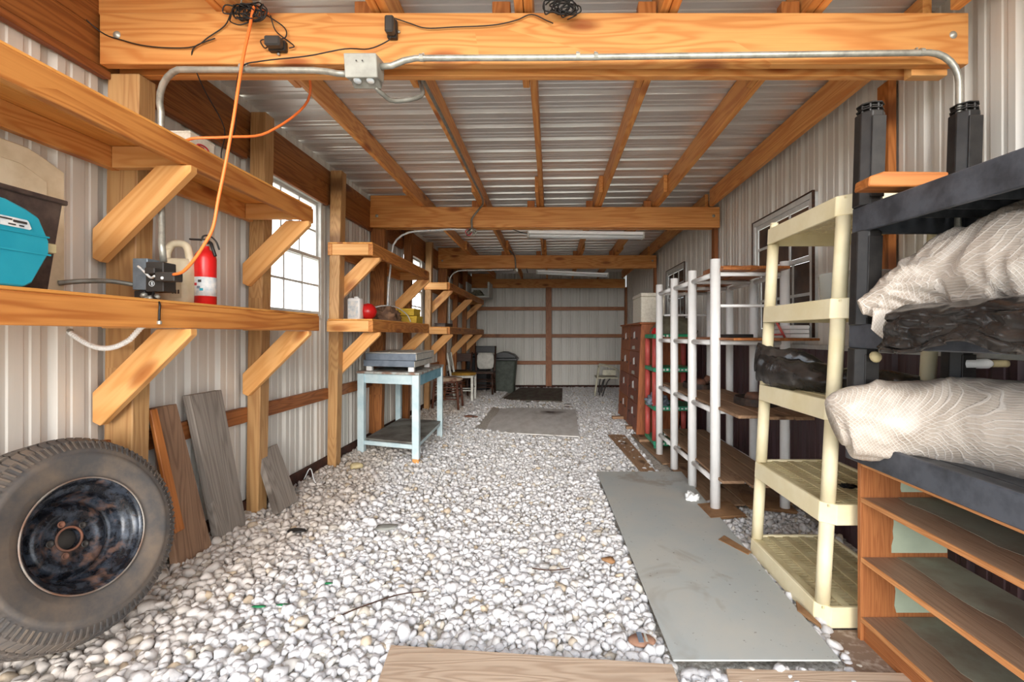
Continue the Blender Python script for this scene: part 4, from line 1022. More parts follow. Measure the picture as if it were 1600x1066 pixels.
MB().lathe([(.215, .405), (.222, .41), (.222, .43), (.21, .435)], c, n=24).build('seat_frame', 'redwood', st, smooth=True)
c = V(-385, 2.78, 0); c.z = ground(c.x, c.y)
wc = thing('wooden_chair', c, 'white painted chair with a mustard seat behind the brown stool', 'chair')
for s in (-1, 1):
    MB().obox(c+Vector((.20, s*.17, .22)), (.02, 0, 0), (0, .02, 0), (0, 0, .22)).build('leg', 'whitepaint', wc, bevel=.004)
    cc = c+Vector((-.17, s*.15, .42)); MB().obox(cc, (.016, 0, 0), (0, .02, 0), (-.07, 0, .42)).build('leg', 'whitepaint', wc, bevel=.004)
loft([ring(c.x+.02, c.y, c.z+z, a, b) for z, a, b in ((.40, .20, .19), (.44, .21, .2))]).build('seat_frame', 'whitepaint', wc, smooth=False)
loft([ring(c.x+.02, c.y, c.z+z, a, b, p=2.6) for z, a, b in ((.442, .215, .205), (.46, .23, .22), (.48, .22, .21), (.492, .17, .16))]).build('seat', 'mustard', wc, smooth=True)
MB().obox(c+Vector((-.225, 0, .72)), (.010, 0, .0), (0, .14, 0), (-.02, 0, .12)).build('backrest', 'whitepaint', wc, bevel=.004)
for s in (-1, 1): MB().tube([c+Vector((-.17, s*.16, .18)), c+Vector((.2, s*.17, .18))], .011, 6).build('rung', 'whitepaint', wc, smooth=True)
MB().tube([c+Vector((.2, -.17, .22)), c+Vector((.2, .17, .22))], .011, 6).build('rung', 'whitepaint', wc, smooth=True)
def darkchair(lab, c, back, w_=.2):
    c.z = ground(c.x, c.y)
    dc = thing('dark_chair', c, lab, 'chair')
    for s in (-1, 1):
        MB().tube([c+Vector((s*w_, -.2, 0)), c+Vector((s*(w_-.01), -.19, .44))], .019, 8).build('leg', 'darkwood', dc, smooth=True)
        MB().tube([c+Vector((s*w_, .22, 0)), c+Vector((s*(w_-.01), .18, .45)), c+Vector((s*(w_+.01), .24, .98 if back else .8))], .019, 8).build('leg', 'darkwood', dc, smooth=True)
    MB().box(c+Vector((-w_-.02, -.22, .43)), c+Vector((w_+.02, .2, .465))).build('seat', 'darkwood', dc, bevel=.008)
    if back: loft([[Vector((c.x+x*.9, c.y+.215+.02*z, c.z+.5+z)) if k < 24 else None for k, x in enumerate([.0]*0)] for z in ()] or [ring(c.x, c.y+.19+(z-.5)*.1, c.z+z, a, .02, p=2.2) for z, a in ((.50, .12), (.54, .165), (.65, .18), (.78, .175), (.84, .14))]).build('backrest', 'palegrey', dc, smooth=True)
    else: MB().box(c+Vector((-w_, .2, .62)), c+Vector((w_, .225, .78))).build('backrest', 'darkwood', dc, bevel=.006)
    MB().box(c+Vector((-w_, .215, .84)), c+Vector((w_, .25, .98))).build('top_rail', 'binlid', dc, bevel=.008) if back else None
    rungs(dc, c, w_, .2, (.16, .28), .011, 'darkwood')
darkchair('dark chair with a pale padded back beside the bin', V(-335, 3.20, 0), True)
darkchair('low dark wooden chair in the far corner shade', V(-425, 2.99, 0), False, .18)
bn = thing('wheelie_bin', V(-250, 3.55, -312), 'dark green refuse bin with a domed black lid by the back wall', 'bin')
c = V(-255, 3.52, 0); c.z = .0
loft([ring(c.x, c.y, c.z+z, a, b, p=8) for z, a, b in ((0, .22, .2), (.70, .275, .25), (.72, .285, .26))]).build('bin_body', 'bin', bn, bevel=.0)
m = MB(); m.box(c+Vector((-.30, -.28, .72)), c+Vector((.30, .27, .775))); m.build('lid_rim', 'binlid', bn, bevel=.01)
MB().prism([c+Vector(t) for t in ((-.29, -.27, .776), (.29, -.27, .776), (.22, -.27, .85), (.06, -.27, .91), (-.06, -.27, .91), (-.22, -.27, .85))], (0, .52, 0)).build('lid', 'binlid', bn, bevel=.008)
for s in (-1, 1): MB().tube([c+Vector((s*.2-.02, .21, .08)), c+Vector((s*.2+.02, .21, .08))], .075, 16).build('wheel', 'binlid', bn, smooth=True)
# stand behind chair: black box table in the corner
bx = thing('black_chest', V(-420, 3.6, -312), 'black chest in the shade beside the refuse bin', 'chest')
bevbox('chest_body', (-460, -352), (3.5, 3.72), (-318, -120), 'binlid', bx, .01); bevbox('chest_lid', (-463, -349), (3.49, 3.73), (-119, -104), 'binlid', bx, .01)
# folding chair right back
fc = thing('folding_chair', V(290, 3.4, -312), 'cream folding chair with black legs at the back wall', 'chair')
def T(x, d, z): return V(x, d, z)
for d in (3.25, 3.42):
    o = d-3.25
    cable('side_frame', [T(222+o*60, d, -312), T(232+o*60, d, -250), T(246+o*50, d, -165), T(262+o*50, d, -155), T(330, d, -170), T(344, d, -190)], .014, 'creamframe', fc)
    cable('leg', [T(260+o*50, d, -312), T(285, d, -240), T(300, d, -222)], .012, 'blackmetal', fc)
    cable('leg', [T(245+o*50, d, -306), T(262, d, -240), T(272, d, -222)], .012, 'blackmetal', fc)
MB().box(T(232, 3.25, -222), T(340, 3.43, -214)).build('seat', 'creamframe', fc, bevel=.006)
MB().box(T(262, 3.25, -204), T(330, 3.256, -176)).build('backrest', 'creamframe', fc, bevel=.004)
cable('cross_bar', [T(246, 3.25, -165), T(246, 3.33, -162), T(250, 3.42, -165)], .012, 'creamframe', fc)
# ------------------------------------------------------------------ locker cabinet
LK = .045
lk = thing('locker_cabinet', V(330, 2.2, -312), 'reddish brown wooden locker cabinet with eight labelled doors', 'cabinet')
def leanm(m, k=LK): return m.map(lambda v: v+Vector((k*v.z, 0, 0)))
x0, x1, d0, d1, z0, z1 = 264, 395, 1.98, 2.52, -308, 40
leanm(MB().box(V(x0, d0, z0), V(x1, d0+.008, z1-6))).build('side_panel', 'locker', lk, frame=Matrix.Translation(V(330, d0, -150)) @ Matrix.Rotation(math.pi/2, 4, 'Y'), bevel=.003)
leanm(MB().box(V(x0, d1-.008, z0), V(x1, d1, z1-6))).build('side_panel', 'locker', lk, bevel=.003)
leanm(MB().box(V(x0-6, d0-.008, z1-5.8), V(x1, d1+.006, z1))).build('top', 'locker', lk, bevel=.004)
leanm(MB().box(V(x1-3, d0+.0085, z0), V(x1, d1-.0085, z1-6.2))).build('back_panel', 'locker', lk)
leanm(MB().box(V(x0+3, d0+.0085, z0), V(x0+6, d1-.0085, z1-6.2))).build('front_frame', 'locker', lk)
nr = 4; hz = (z1-10-(z0+10))/nr; hd = (d1-d0-.03)/2
for r in range(nr):
    for k in range(2):
        a0 = d0+.012+k*(hd+.006); a1 = a0+hd; b0 = z0+10+r*hz+1.2; b1 = z0+10+(r+1)*hz-1.2
        dm = leanm(MB().box(V(x0, a0, b0), V(x0+2.9, a1, b1)))
        dr = dm.build('door', 'lockerdoor' if (r, k) not in ((3, 1), (2, 1), (0, 1)) else 'locker', lk, frame=Matrix.Translation(V(x0, (a0+a1)/2, (b0+b1)/2)) @ Matrix.Rotation(math.pi/2, 4, 'Y'), bevel=.004)
        zz = b0+hz*.62+random.uniform(-4, 6); aa = (a0+a1)/2+random.uniform(-.02, .02)
        P = [V(x0-.4, aa-.02, zz-9), V(x0-.4, aa+.02, zz-12), V(x0-.4, aa+.025, zz+8), V(x0-.4, aa-.01, zz+13)]
        leanm(MB().prism(P, (.0015, 0, 0))).build('paper_label', 'paper', dr)
        for s in (-.07, .07): leanm(MB().box(V(x0-3, aa+s-.006, zz-14), V(x0-.1, aa+s+.006, zz-7))).build('knob', 'darkwood', dr, bevel=.002)
        if k == 0 and r in (1, 2, 3):
            P = [V(x0-.4, aa-.03, b0+5), V(x0-.4, aa+.05, b0+4), V(x0-.4, aa+.04, b0+14), V(x0-.4, aa-.02, b0+16)]; leanm(MB().prism(P, (.001, 0, 0))).build('paper_scrap', 'palegrey', dr)
for i, (x, y_) in enumerate(((240*U, 7.05), (262*U, 6.3))):
    setp(slab('wood_scrap', [(x-.06, y_), (x+.2, y_+.03), (x+.2, y_+.13), (x-.06, y_+.09)], .04, 'board', 'x', 'scrap', z=0), ('brown wood scrap under the far locker corner', 'brown wood scrap before the middle of the lockers')[i], 'scrap')
setp(slab('wood_scrap', [(255*U, 5.55), (360*U, 5.6), (360*U, 5.72), (257*U, 5.70)], .03, 'board', 'x', 'scrap', z=.0), 'round-edged board lying at the front of the locker cabinet', 'scrap')
fbx = thing('foam_box', V(320, 2.05, 41), 'cream foam box with lid on top of the locker cabinet', 'box')
def fo(v): return v+Vector((.045*1.3, 0, 0))
xa = 270; MB().box(V(xa, 2.02, 40.6), V(xa+75, 2.22, 122)).map(fo).build('box_body', 'foam', fbx, bevel=.008); MB().box(V(xa-1, 2.015, 122.3), V(xa+76, 2.225, 134)).map(fo).build('lid', 'foam', fbx, bevel=.008)
# ------------------------------------------------------------------ green and red shelf
gs = thing('plastic_shelf', V(330, 1.8, -312), 'red and green plastic shelf unit behind the white pipe rack', 'shelf')
gx0, gx1, gd0, gd1 = 278, 395, 1.73, 1.90
for i, z in enumerate((-9, -100, -205, -300)):
    MB().box(V(gx0, gd0, z), V(gx1, gd1, z+12)).build('tier', 'green', gs, bevel=.008)
    for k in range(9):
        if i in (1, 2) or k < 5:
            x = gx0+14+k*10; h = 4+(k*7 % 3); MB().box(V(x, gd0-.0012, z+4), V(x+5.5, gd0-.0002, z+4+h)).build('lettering', 'white', gs)
for x in (gx0+6, gx1-6):
    for d in (gd0+.02, gd1-.02):
        for z0_, z1_ in ((-288, -205.2), (-192.8, -100.2), (-87.8, -9.2)): MB().tube([V(x, d, z0_), V(x, d, z1_)], .032, 14).build('post', 'redpost', gs, smooth=True)
for x in (gx0+10,): 
    for d in (gd0+.02, gd1-.02): MB().tube([V(x, d, -314), V(x, d, -300.2)], .03, 12).build('foot', 'green', gs, smooth=True)
setp(heap('cloth_bundle', V(345, 1.81, 3.3), .26, .2, .22, 'olive', 12, .12), 'olive cloth covered hump on top of the green shelf', 'bundle')
setp(heap('blue_bag', V(296, 1.79, -192.7), .12, .16, .13, 'steelblue', 21, .4), 'blue grey crumpled bag on the low green tier', 'bag')
setp(heap('red_rag', V(293, 1.78, 3.3), .05, .06, .07, 'red', 22, .3), 'small red rag on the top green tier', 'rag')
# ------------------------------------------------------------------ white pipe rack
pr_ = thing('pipe_rack', V(350, 1.4, -312), 'white plastic pipe rack holding rough brown boards', 'rack')
FX, BX_ = 288, 413; DS = (1.13, 1.305, 1.48, 1.665)
def pipe(a, b, r, name='rail', par=pr_, mat='white', n=16): return MB().tube([a, b], r, n).build(name, mat, par, smooth=False if False else True)
for i, d in enumerate(DS):
    x = FX+(2, 0, -3, -6)[i]
    MB().tube([V(x, d, -305 if i == 0 else -309), V(x, d, 134-(0 if i == 0 else 3))], .036, 20).build('post', 'white', pr_, smooth=True)
    MB().tube([V(BX_, d, -310), V(BX_, d, 130)], .034, 20).build('post', 'white', pr_, smooth=True)
for z in (108, -13, -135, -258):
    for i in range(3):
        x0, x1 = FX+(2, 0, -3, -6)[i], FX+(2, 0, -3, -6)[i+1]
        pipe(V(x0, DS[i]+.012, z), V(x1, DS[i+1]-.012, z), .020)
        pipe(V(BX_, DS[i]+.012, z), V(BX_, DS[i+1]-.012, z), .020)
    for i, d in enumerate(DS): pipe(V(FX+6, d, z), V(BX_-8, d, z), .016, 'cross_rail')
for d in (DS[0], DS[3]): pipe(V(FX+6, d, 52), V(BX_-8, d, 52), .011, 'cross_rail')
def rack_board(x, d, z, mat='board', yaw=0, th=5):
    a, b = V(x[0], d[0], z), V(x[1], d[1], z+th); c = (a+b)/2; h = (b-a)/2
    ca, sa = math.cos(yaw), math.sin(yaw)
    lum('board', c, (h.x*ca, h.x*sa, 0), (-h.y*sa, h.y*ca, 0), (0, 0, h.z), mat, pr_)
for x, d in (((296, 344), (1.10, 1.7)), ((352, 404), (1.08, 1.68))): rack_board(x, d, 112.5, 'orangeboard')
for x, d in (((294, 345), (1.03, 1.7)), ((347, 408), (.97, 1.68))): rack_board(x, d, -8.5, 'orangeboard', th=4)
for x, d in (((292, 332), (1.0, 1.7)), ((335, 372), (.985, 1.7)), ((375, 404), (.98, 1.69))): rack_board(x, d, -130.5, 'board', random.uniform(-.01, .01))
for x, d in (((292, 330), (1.09, 1.70)), ((333, 370), (1.06, 1.70)), ((373, 404), (1.12, 1.69))): rack_board(x, d, -253.5, 'board')
# live edge slab on top
P = []; 
for k in range(9): P.append(V(300+k*12, 1.16+.006*math.sin(k*2.1), 118))
for k in range(9): P.append(V(396-k*12, 1.26+.008*math.cos(k*1.7), 118))
m = MB(); n = len(P); m.add(P+[p+Vector((0, 0, .035)) for p in P], [tuple(range(n-1, -1, -1)), tuple(range(n, 2*n))]+[(i, (i+1) % n, (i+1) % n+n, i+n) for i in range(n)])
setp(m.build('wood_slab', 'orangeboard', frame=Matrix.Translation(V(345, 1.21, 120)), bevel=.004), 'live-edge orange wood slab on top of the white pipe rack', 'slab')
# things on the pipe rack
def rotor(name, c, lab, r, mats):
    o = thing(name, c, lab, 'drum')
    MB().lathe([(r*.55, .0), (r, .0), (r, .03), (r*.97, .05), (r*.94, .05), (r*.93, .012), (r*.55, .012)], Vector(c)+Vector((0, 0, .001)), (.06, -.04, 1), 28, closed=True).build('shoe_ring', mats[0], o, smooth=False)
    MB().lathe([(r*.5, .02), (r*.52, .06), (r*.42, .085), (r*.2, .09), (0, .09)], Vector(c)+Vector((0, 0, .0)), (0, 0, 1), 20).build('hub_plate', mats[1], o, smooth=True)
    MB().lathe([(.03, .06), (.034, .1), (.02, .13), (0, .13)], Vector(c)+Vector((r*.3, 0, 0)), (.4, -.2, 1), 14).build('lug', mats[1], o, smooth=True)
rotor('brake_drum', V(372, 1.16, -125.2), 'dark rusty brake drum on the third level by the front pipe', .16, ('iron', 'rustiron'))
rotor('brake_drum', V(350, 1.52, -125.2), 'rusty brake drum deeper in on the third level of boards', .15, ('iron', 'rustiron'))
setp(bevbox('black_case', (335, 380), (1.20, 1.27), (-4.2, 2), 'cable', None, .003), 'flat black case on the second level of the pipe rack', 'case')
js = thing('folding_stand', V(390, 1.13, -4), 'red triangular jack stand beside white binders', 'stand')
for a, b in (((374, 1.10), (387, 1.115)), ((402, 1.10), (389, 1.115)), ((387, 1.16), (388, 1.12))): MB().tube([V(a[0], a[1], -4.1), V(b[0], b[1], 30)], .008, 8).build('leg', 'redpost', js, smooth=True)
MB().box(V(383, 1.108, 29), V(393, 1.125, 33)).build('head', 'redpost', js, bevel=.003)
MB().tube([V(376, 1.101, 1), V(400, 1.101, 1)], .006, 8).build('cross_bar', 'redpost', js, smooth=True)
for i, z in enumerate((-4.2, 3.2, 10.4)):
    setp(bevbox('white_book', (404-i*.5, 436), (1.08, 1.17), (z, z+6.4), 'white', None, .002), ('lowest', 'middle', 'topmost')[i]+' of three flat white books stacked under the second wall window', 'book', 'flat white books on the pipe rack')
# ------------------------------------------------------------------ cream plastic shelf
LY = .055
ys = thing('plastic_shelf', V(345, 2.4/3, -312), 'cream plastic five-tier shelf unit beside the grey sheet', 'shelf')
def ly(m): return m.map(lambda v: v+Vector((LY*v.z, 0, 0)))
yx0, yx1, yd0, yd1 = 284, 404, .678, .93
def tier(par, z, mat, xr, dr, h, slats, slatmat, fn, rib=True, thick=.012):
    x0, x1 = xr; d0, d1 = dr
    a, b = V(x0, d0, z-h), V(x1, d1, z); t = .018; c = .05
    # chamfered rim
    def loop(ins, zz):
        q = c-ins*.4
        return [Vector(p) for p in ((a.x+ins+q, a.y+ins, zz), (b.x-ins-q, a.y+ins, zz), (b.x-ins, a.y+ins+q, zz), (b.x-ins, b.y-ins-q, zz), (b.x-ins-q, b.y-ins, zz), (a.x+ins+q, b.y-ins, zz), (a.x+ins, b.y-ins-q, zz), (a.x+ins, a.y+ins+q, zz))]
    m = MB(); L = [loop(0, a.z), loop(0, b.z), loop(t, b.z), loop(t, a.z)]; vs = [v for l in L for v in l]; fs = []
    for r in range(4):
        for k in range(8):
            j = (k+1) % 8; fs.append((r*8+k, r*8+j, ((r+1) % 4)*8+j, ((r+1) % 4)*8+k))
    m.add(vs, fs); T_ = fn(m).build('tier', mat, par, bevel=.003)
    n = slats; wv = (b.x-a.x-2*t-.004)/n
    for k in range(n):
        xa = a.x+t+.002+k*wv; s = MB()
        s.box((xa+.002, a.y+t+.001, b.z-thick-.004), (xa+wv*.42, b.y-t-.001, b.z-.006))
        fn(s).build('slat', slatmat, T_)
        s = MB(); ny = 26 if rib else 1; L_ = (b.y-a.y-2*t)
        for q in range(ny):
            ya = a.y+t+.003+L_*q/ny; s.box((xa+wv*.42+.002, ya, b.z-thick-.010), (xa+wv-.001, ya+L_/ny*(.72 if rib else 1)-.004, b.z-.010))
        setp(fn(s).build('grid_strip', slatmat, T_), kind='stuff' if rib else None)
    return T_
TZ = (151, 40, -70, -180, -289)
for z in TZ: tier(ys, z, 'yellow', (yx0, yx1), (yd0, yd1), 22, 5, 'yellowdust' if z < 0 else 'yellow', ly)
for (x, d) in ((yx0+9, yd0+.016), (yx1-10, yd0+.016), (yx0+9, yd1-.016), (yx1-10, yd1-.016)):
    zs_ = list(TZ)
    for z1_, z0_ in zip(zs_, zs_[1:]): ly(MB().tube([V(x, d, z0_), V(x, d, z1_-22.2)], .031, 20)).build('post', 'yellow', ys, smooth=True)
    if d > .8: ly(MB().tube([V(x, d, 151), V(x, d, 160)], .022, 16)).build('peg', 'yellow', ys, smooth=True)
setp(heap('debris', V(345, .80, -181), .04, .04, .02, 'cable', 31, .8, 8)*1 if False else heap('debris', V(347, .765, -181.5)+Vector((LY*.55, 0, 0)), .035, .03, .012, 'cable', 31, .9, 10), 'black scrap of film on the dusty cream tier', 'scrap')
tubc = V(347, .765, 41)+Vector((LY*1.42, 0, 0))
ct = thing('clear_tub', tubc, 'clear round plastic tub on the second cream tier', 'tub')
MB().lathe([(.001, .0), (.155, .0), (.158, .003), (.168, .128), (.172, .128), (.172, .132), (.165, .132), (.154, .005), (.001, .004)], tubc, n=48).build('tub_body', 'clear', ct, smooth=True)
for k, (x, d) in enumerate(((392, .775), (384, .735), (398, .735))):
    c = V(x, d, 41)+Vector((LY*1.42, 0, 0)); f_ = thing('yellow_flower', c, ('plastic yellow blossom behind two others on the cream tier', 'yellow plastic blossom beside the clear tub', 'yellow plastic blossom by the black shelf post')[k], 'flower')
    for j in range(7):
        a = j*.9; MB().lathe([(0, -.012), (.014, -.008), (.018, 0), (.012, .01), (0, .012)], c+Vector((.024*math.cos(a), .024*math.sin(a), .02+.012*(j % 3))), (math.cos(a), math.sin(a), .6), 8).build('petal', 'flower', f_, smooth=True)
    MB().lathe([(.01, 0), (.012, .03), (0, .05)], c, n=8).build('flower_center', 'darkwood', f_, smooth=True)
# ------------------------------------------------------------------ crumpled forms
def crumple(name, pts, rad, mat, seed, flat=.8, n=40, amp=.10, freq=5, lab=None, cat=None, ridge=.10, par=None, steps=60):
    """wrapped long form: sweep along pts with radii, pushed about by noise with folds"""
    P = [Vector(p) for p in pts]; m = len(P)-1; vs = []; fs = []; S = steps
    E = [2*P[0]-P[1]]+P+[2*P[-1]-P[-2]]; RR = [rad[0]]+list(rad)+[rad[-1]]
    def cr_(a, b, c, d, t): return .5*((2*b)+(c-a)*t+(2*a-5*b+4*c-d)*t*t+(3*b-a-3*c+d)*t**3)
    def at(t):
        k = min(int(t), m-1); u = t-k; return cr_(E[k], E[k+1], E[k+2], E[k+3], u), [cr_(RR[k][i], RR[k+1][i], RR[k+2][i], RR[k+3][i], u) for i in (0, 1)]
    for i in range(S+1):
        t = i/S*m; c, r = at(t); ax = (at(min(t+.15, m-.0001))[0]-at(max(t-.15, 0))[0]).normalized()
        sd = ax.cross(Vector((0, 0, 1))).normalized(); up = sd.cross(ax)
        e = 1
        for j in range(n):
            a = 2*math.pi*j/n; d = sd*math.cos(a)*r[0]+up*math.sin(a)*r[1]; p = c+d; q = p*freq+Vector((seed, 0, 0))
            wq = q+Vector((mnoise.noise(q*.7), mnoise.noise(q*.7+Vector((9, 0, 0))), mnoise.noise(q*.7+Vector((0, 9, 0)))))*1.2
            fold = .5-abs(mnoise.noise(Vector((wq.x*.9, wq.y*.6, wq.z*1.8))))*1.8
            s_ = 1+amp*1.8*mnoise.noise(q*.5)+ridge*fold+amp*.35*mnoise.noise(wq*2.6)+ridge*.35*(.5-abs(mnoise.noise(wq*3.1))*1.8)
            vs.append(c+d*s_*e)
    for i in range(S):
        for j in range(n): fs.append((i*n+j, i*n+(j+1) % n, (i+1)*n+(j+1) % n, (i+1)*n+j))
    fs += [tuple(range(n-1, -1, -1)), tuple(range(S*n, (S+1)*n))]
    o = solid(name, vs, fs, mat, par, smooth=True)
    return setp(o, lab, cat) if lab else o
def lyv(x, d, z): v = V(x, d, z); return v+Vector((LY*v.z, 0, 0))
rl = thing('black_film_roll', lyv(300, .80, -48), 'crumpled black plastic film roll lying across the third cream tier', 'plastic film')
crumple('film_body', [lyv(278, .90, -46), lyv(300, .86, -52), lyv(335, .80, -55), lyv(375, .74, -56), lyv(392, .70, -57)], [(.03, .08), (.07, .085), (.08, .065), (.075, .055), (.05, .045)], 'blackbag', 3, par=rl, amp=.14, ridge=.25, freq=6)
crumple('loose_flap', [lyv(275, .905, -30), lyv(290, .88, -33), lyv(315, .85, -36), lyv(340, .82, -45)], [(.02, .085), (.03, .075), (.03, .06), (.02, .03)], 'blackbag', 9, par=rl, amp=.15, ridge=.2, freq=7, n=28, steps=30)
# ------------------------------------------------------------------ wooden bookcase
bkc = thing('bookcase', V(360, .5, -312), 'open-backed oak veneer bookcase with mint paint inside', 'bookcase')
bx0, bx1, bd0, bd1 = 316, 405, .30, .66
def panel(name, a, b, mat, grain='z'):
    A, B = V(*a), V(*b); R = Matrix.Translation((A+B)/2)
    if grain == 'z': R = R @ Matrix.Rotation(math.pi/2, 4, 'Y')
    if grain == 'y': R = R @ Matrix.Rotation(math.pi/2, 4, 'Z')
    return MB().box(A, B).build(name, mat, bkc, frame=R, bevel=.0015)
for d in (bd0, bd1-.007):
    sp = panel('side_panel', (bx0, d, -312), (bx1, d+.007, -128), 'oak')
    if d > .5:
        for z0_, z1_, e in ((-136, -160, 9), (-170, -222, 0), (-232, -283, 2)):   # torn edged mint paint on the inner face
            P = [V(bx0+33+e+random.uniform(-2, 2), d-.0006, z0_+(z1_-z0_)*k/7) for k in range(8)]+[V(bx1-1, d-.0006, z1_), V(bx1-1, d-.0006, z0_)]
            MB().prism(P, (0, .0016, 0)).build('paint_patch', 'mint', sp)
for i, z in enumerate((-133, -170, -231, -292)):
    sh = panel('shelf', (bx0+1.5, bd0+.0072, z), (bx1-2, bd1-.0072, z+4.5), 'oakshelf', 'y')
    panel('shelf_edge', (bx0-.2, bd0+.0072, z-.2), (bx0+1.4, bd1-.0072, z+4.7), 'oakedge', 'y')
    if i:
        P = []; K_ = 16
        for k in range(K_+1): P.append(V(bx0+36+8*mnoise.noise(Vector((k*.5, i, 0)))+5*mnoise.noise(Vector((k*1.7, i, 3))), bd0+.008+(bd1-bd0-.016)*k/K_, z+4.5))
        P += [V(bx1-3, bd1-.008, z+4.5), V(bx1-3, bd0+.008, z+4.5)]
        MB().prism(P, (0, 0, .0012)).build('paint_patch', 'dustmint', sh)
panel('kick_board', (bx0+3, bd0+.0072, -312), (bx0+5, bd1-.0072, -292.3), 'oak', 'y')
panel('top_strip', (bx0-.4, bd0, -128.4), (bx0+3, bd1, -126.8), 'oakedge', 'y')
# ------------------------------------------------------------------ black plastic shelf standing on the bookcase
LB = .03
bs = thing('black_plastic_shelf', V(380, .55, -126), 'black heavy plastic shelf standing on top of the wooden bookcase', 'shelf')
zb0 = CAMZ-126*U
def lb_(m, tilt=0): return m.map(lambda v: v+Vector((LB*(v.z-zb0), 0, -tilt*(1.98-v.y))))
def btier(z0_, z1_, tilt, mat='bluegrey'):
    x0, x1, d0, d1 = 303, 421, .30, .66
    m = MB(); A = V(x0, d0, z0_); B = V(x1, d1, z1_); t = .02
    m.box((A.x, A.y, A.z), (A.x+t, B.y, B.z)).box((B.x-t, A.y, A.z), (B.x, B.y, B.z)).box((A.x+t, A.y, A.z), (B.x-t, A.y+t, B.z)).box((A.x+t, B.y-t, A.z), (B.x-t, B.y, B.z))
    r = lb_(m, tilt).build('tier_rim', mat, bs, bevel=.004)
    n = 6; w_ = (B.x-A.x-2*t)/n
    for k in range(n):
        s = MB().box((A.x+t+k*w_+.002, A.y+t, B.z-.02), (A.x+t+(k+1)*w_-.004, B.y-t, B.z-.008)); lb_(s, tilt).build('slat', 'blackpl', r)
    rb_ = MB()
    for k in range(7): rb_.box((A.x+t, A.y+t+.13*k, A.z+.012), (B.x-t, A.y+t+.13*k+.008, B.z-.021))
    lb_(rb_, tilt).build('cross_rib', 'blackpl', r)
btier(-126, -103, 0); btier(-13, 11, 0); btier(104, 130, .035)
def octo(c, z0_, z1_, r, n=8):
    vs = []
    for z in (z0_, z1_):
        for k in range(n):
            a = math.pi/8+k*math.pi/4; vs.append(Vector((c[0]+r*math.cos(a), c[1]+r*math.sin(a), z)))
    return MB().add(vs, [tuple(range(n-1, -1, -1)), tuple(range(n, 2*n))]+[(i, (i+1) % n, (i+1) % n+n, i+n) for i in range(n)])
for (x, d) in ((311, .645), (406, .645), (311, .33), (406, .33)):
    c = (x*U, d*3)
    for z0_, z1_ in ((-103, -13), (11, 104), (130, 222)):
        if z0_ == 130 and d < .5: continue
        p_ = lb_(octo(c, CAMZ+z0_*U-.004, CAMZ+z1_*U, .054)).build('post', 'blackpost', bs, bevel=.003)
        if z0_ == 130:
            for k in range(4): lb_(octo(c, CAMZ+(222.2+k*2.6)*U, CAMZ+(223.4+k*2.6)*U, .05 if k % 2 else .043)).build('cap_ring', 'blackpost', bs, bevel=.001)
            for k in range(8):
                a = k*math.pi/4+.2; lb_(MB().tube([Vector((c[0]+.038*math.cos(a), c[1]+.038*math.sin(a), CAMZ+222.3*U)), Vector((c[0]+.038*math.cos(a), c[1]+.038*math.sin(a), CAMZ+231*U))], .005, 6)).build('cap_rib', 'blackpost', bs)
        f = MB().box((c[0]-.026, c[1]-.0575, CAMZ+(z0_+6)*U), (c[0]+.03, c[1]-.0505, CAMZ+(z1_-6)*U)); lb_(f).build('post_face', 'blackpost', bs, bevel=.002)
wbk = MB().prism([V(280, .61, 134), V(322, .61, 134), V(352, .61, 138), V(352, .61, 147), V(294, .61, 147.5), V(281, .61, 143)], (0, -.085, 0)).map(lambda v: v+Vector((LB*(v.z-zb0)-.01, -.02, 0)))
setp(wbk.build('wood_block', 'orangeplank', frame=Matrix.Translation(V(330, .60, 138)), bevel=.004), 'orange timber offcut lying on the top tier of the black shelf', 'block')
# wasp nest remnants on the post
setp(heap('wasp_nest', V(0, 0, 0), .001, .001, .001, 'tan', 1, 0, 4) if False else MB().lathe([(0, 0), (.016, .004), (.024, .014), (.02, .024), (0, .028)], V(311, .645, -22)+Vector((.01, -.066, 0)), (0, -1, .3), 12).build('wasp_nest', 'tan', smooth=True), 'small pale wasp nest stuck on the black shelf post', 'nest')
bw = thing('netted_bundle', V(390, .5, 11), 'netted clear film bundle spilling over the middle black tier', 'bundle')
crumple('film_wrap', [V(290, .60, 26), V(303, .595, 31), V(325, .58, 42), V(347, .56, 52), V(366, .52, 56), V(378, .46, 56), V(385, .34, 54)], [(.012, .03), (.05, .06), (.09, .10), (.13, .155), (.16, .175), (.165, .175), (.16, .165)], 'bag', 5, amp=.16, ridge=.26, freq=5, par=bw, n=72, steps=120)
vs = []; nx, ny = 18, 14
for j in range(ny+1):
    for i in range(nx+1):
        u, v_ = i/nx, j/ny
        p = V(293+u*34, .592-.02*u, 24-v_*(6+26*max(0, 1-abs(u-.35)*1.5)))+Vector((-.01*v_, -.02-.02*v_, 0)); vs.append(p+Vector((0, .014*mnoise.noise(p*12), .010*mnoise.noise(p*9+Vector((3, 0, 0))))))
fs = [(j*(nx+1)+i, j*(nx+1)+i+1, (j+1)*(nx+1)+i+1, (j+1)*(nx+1)+i) for j in range(ny) for i in range(nx)]
o = solid('loose_flap', vs, fs, 'bag', bw, smooth=True); sm = o.modifiers.new('t', 'SOLIDIFY'); sm.thickness = .004
bf = thing('black_film', V(390, .5, 12), 'dirty black plastic film folded on the middle black tier under the netted bundle', 'plastic film')
vs = []; nx, ny = 40, 22
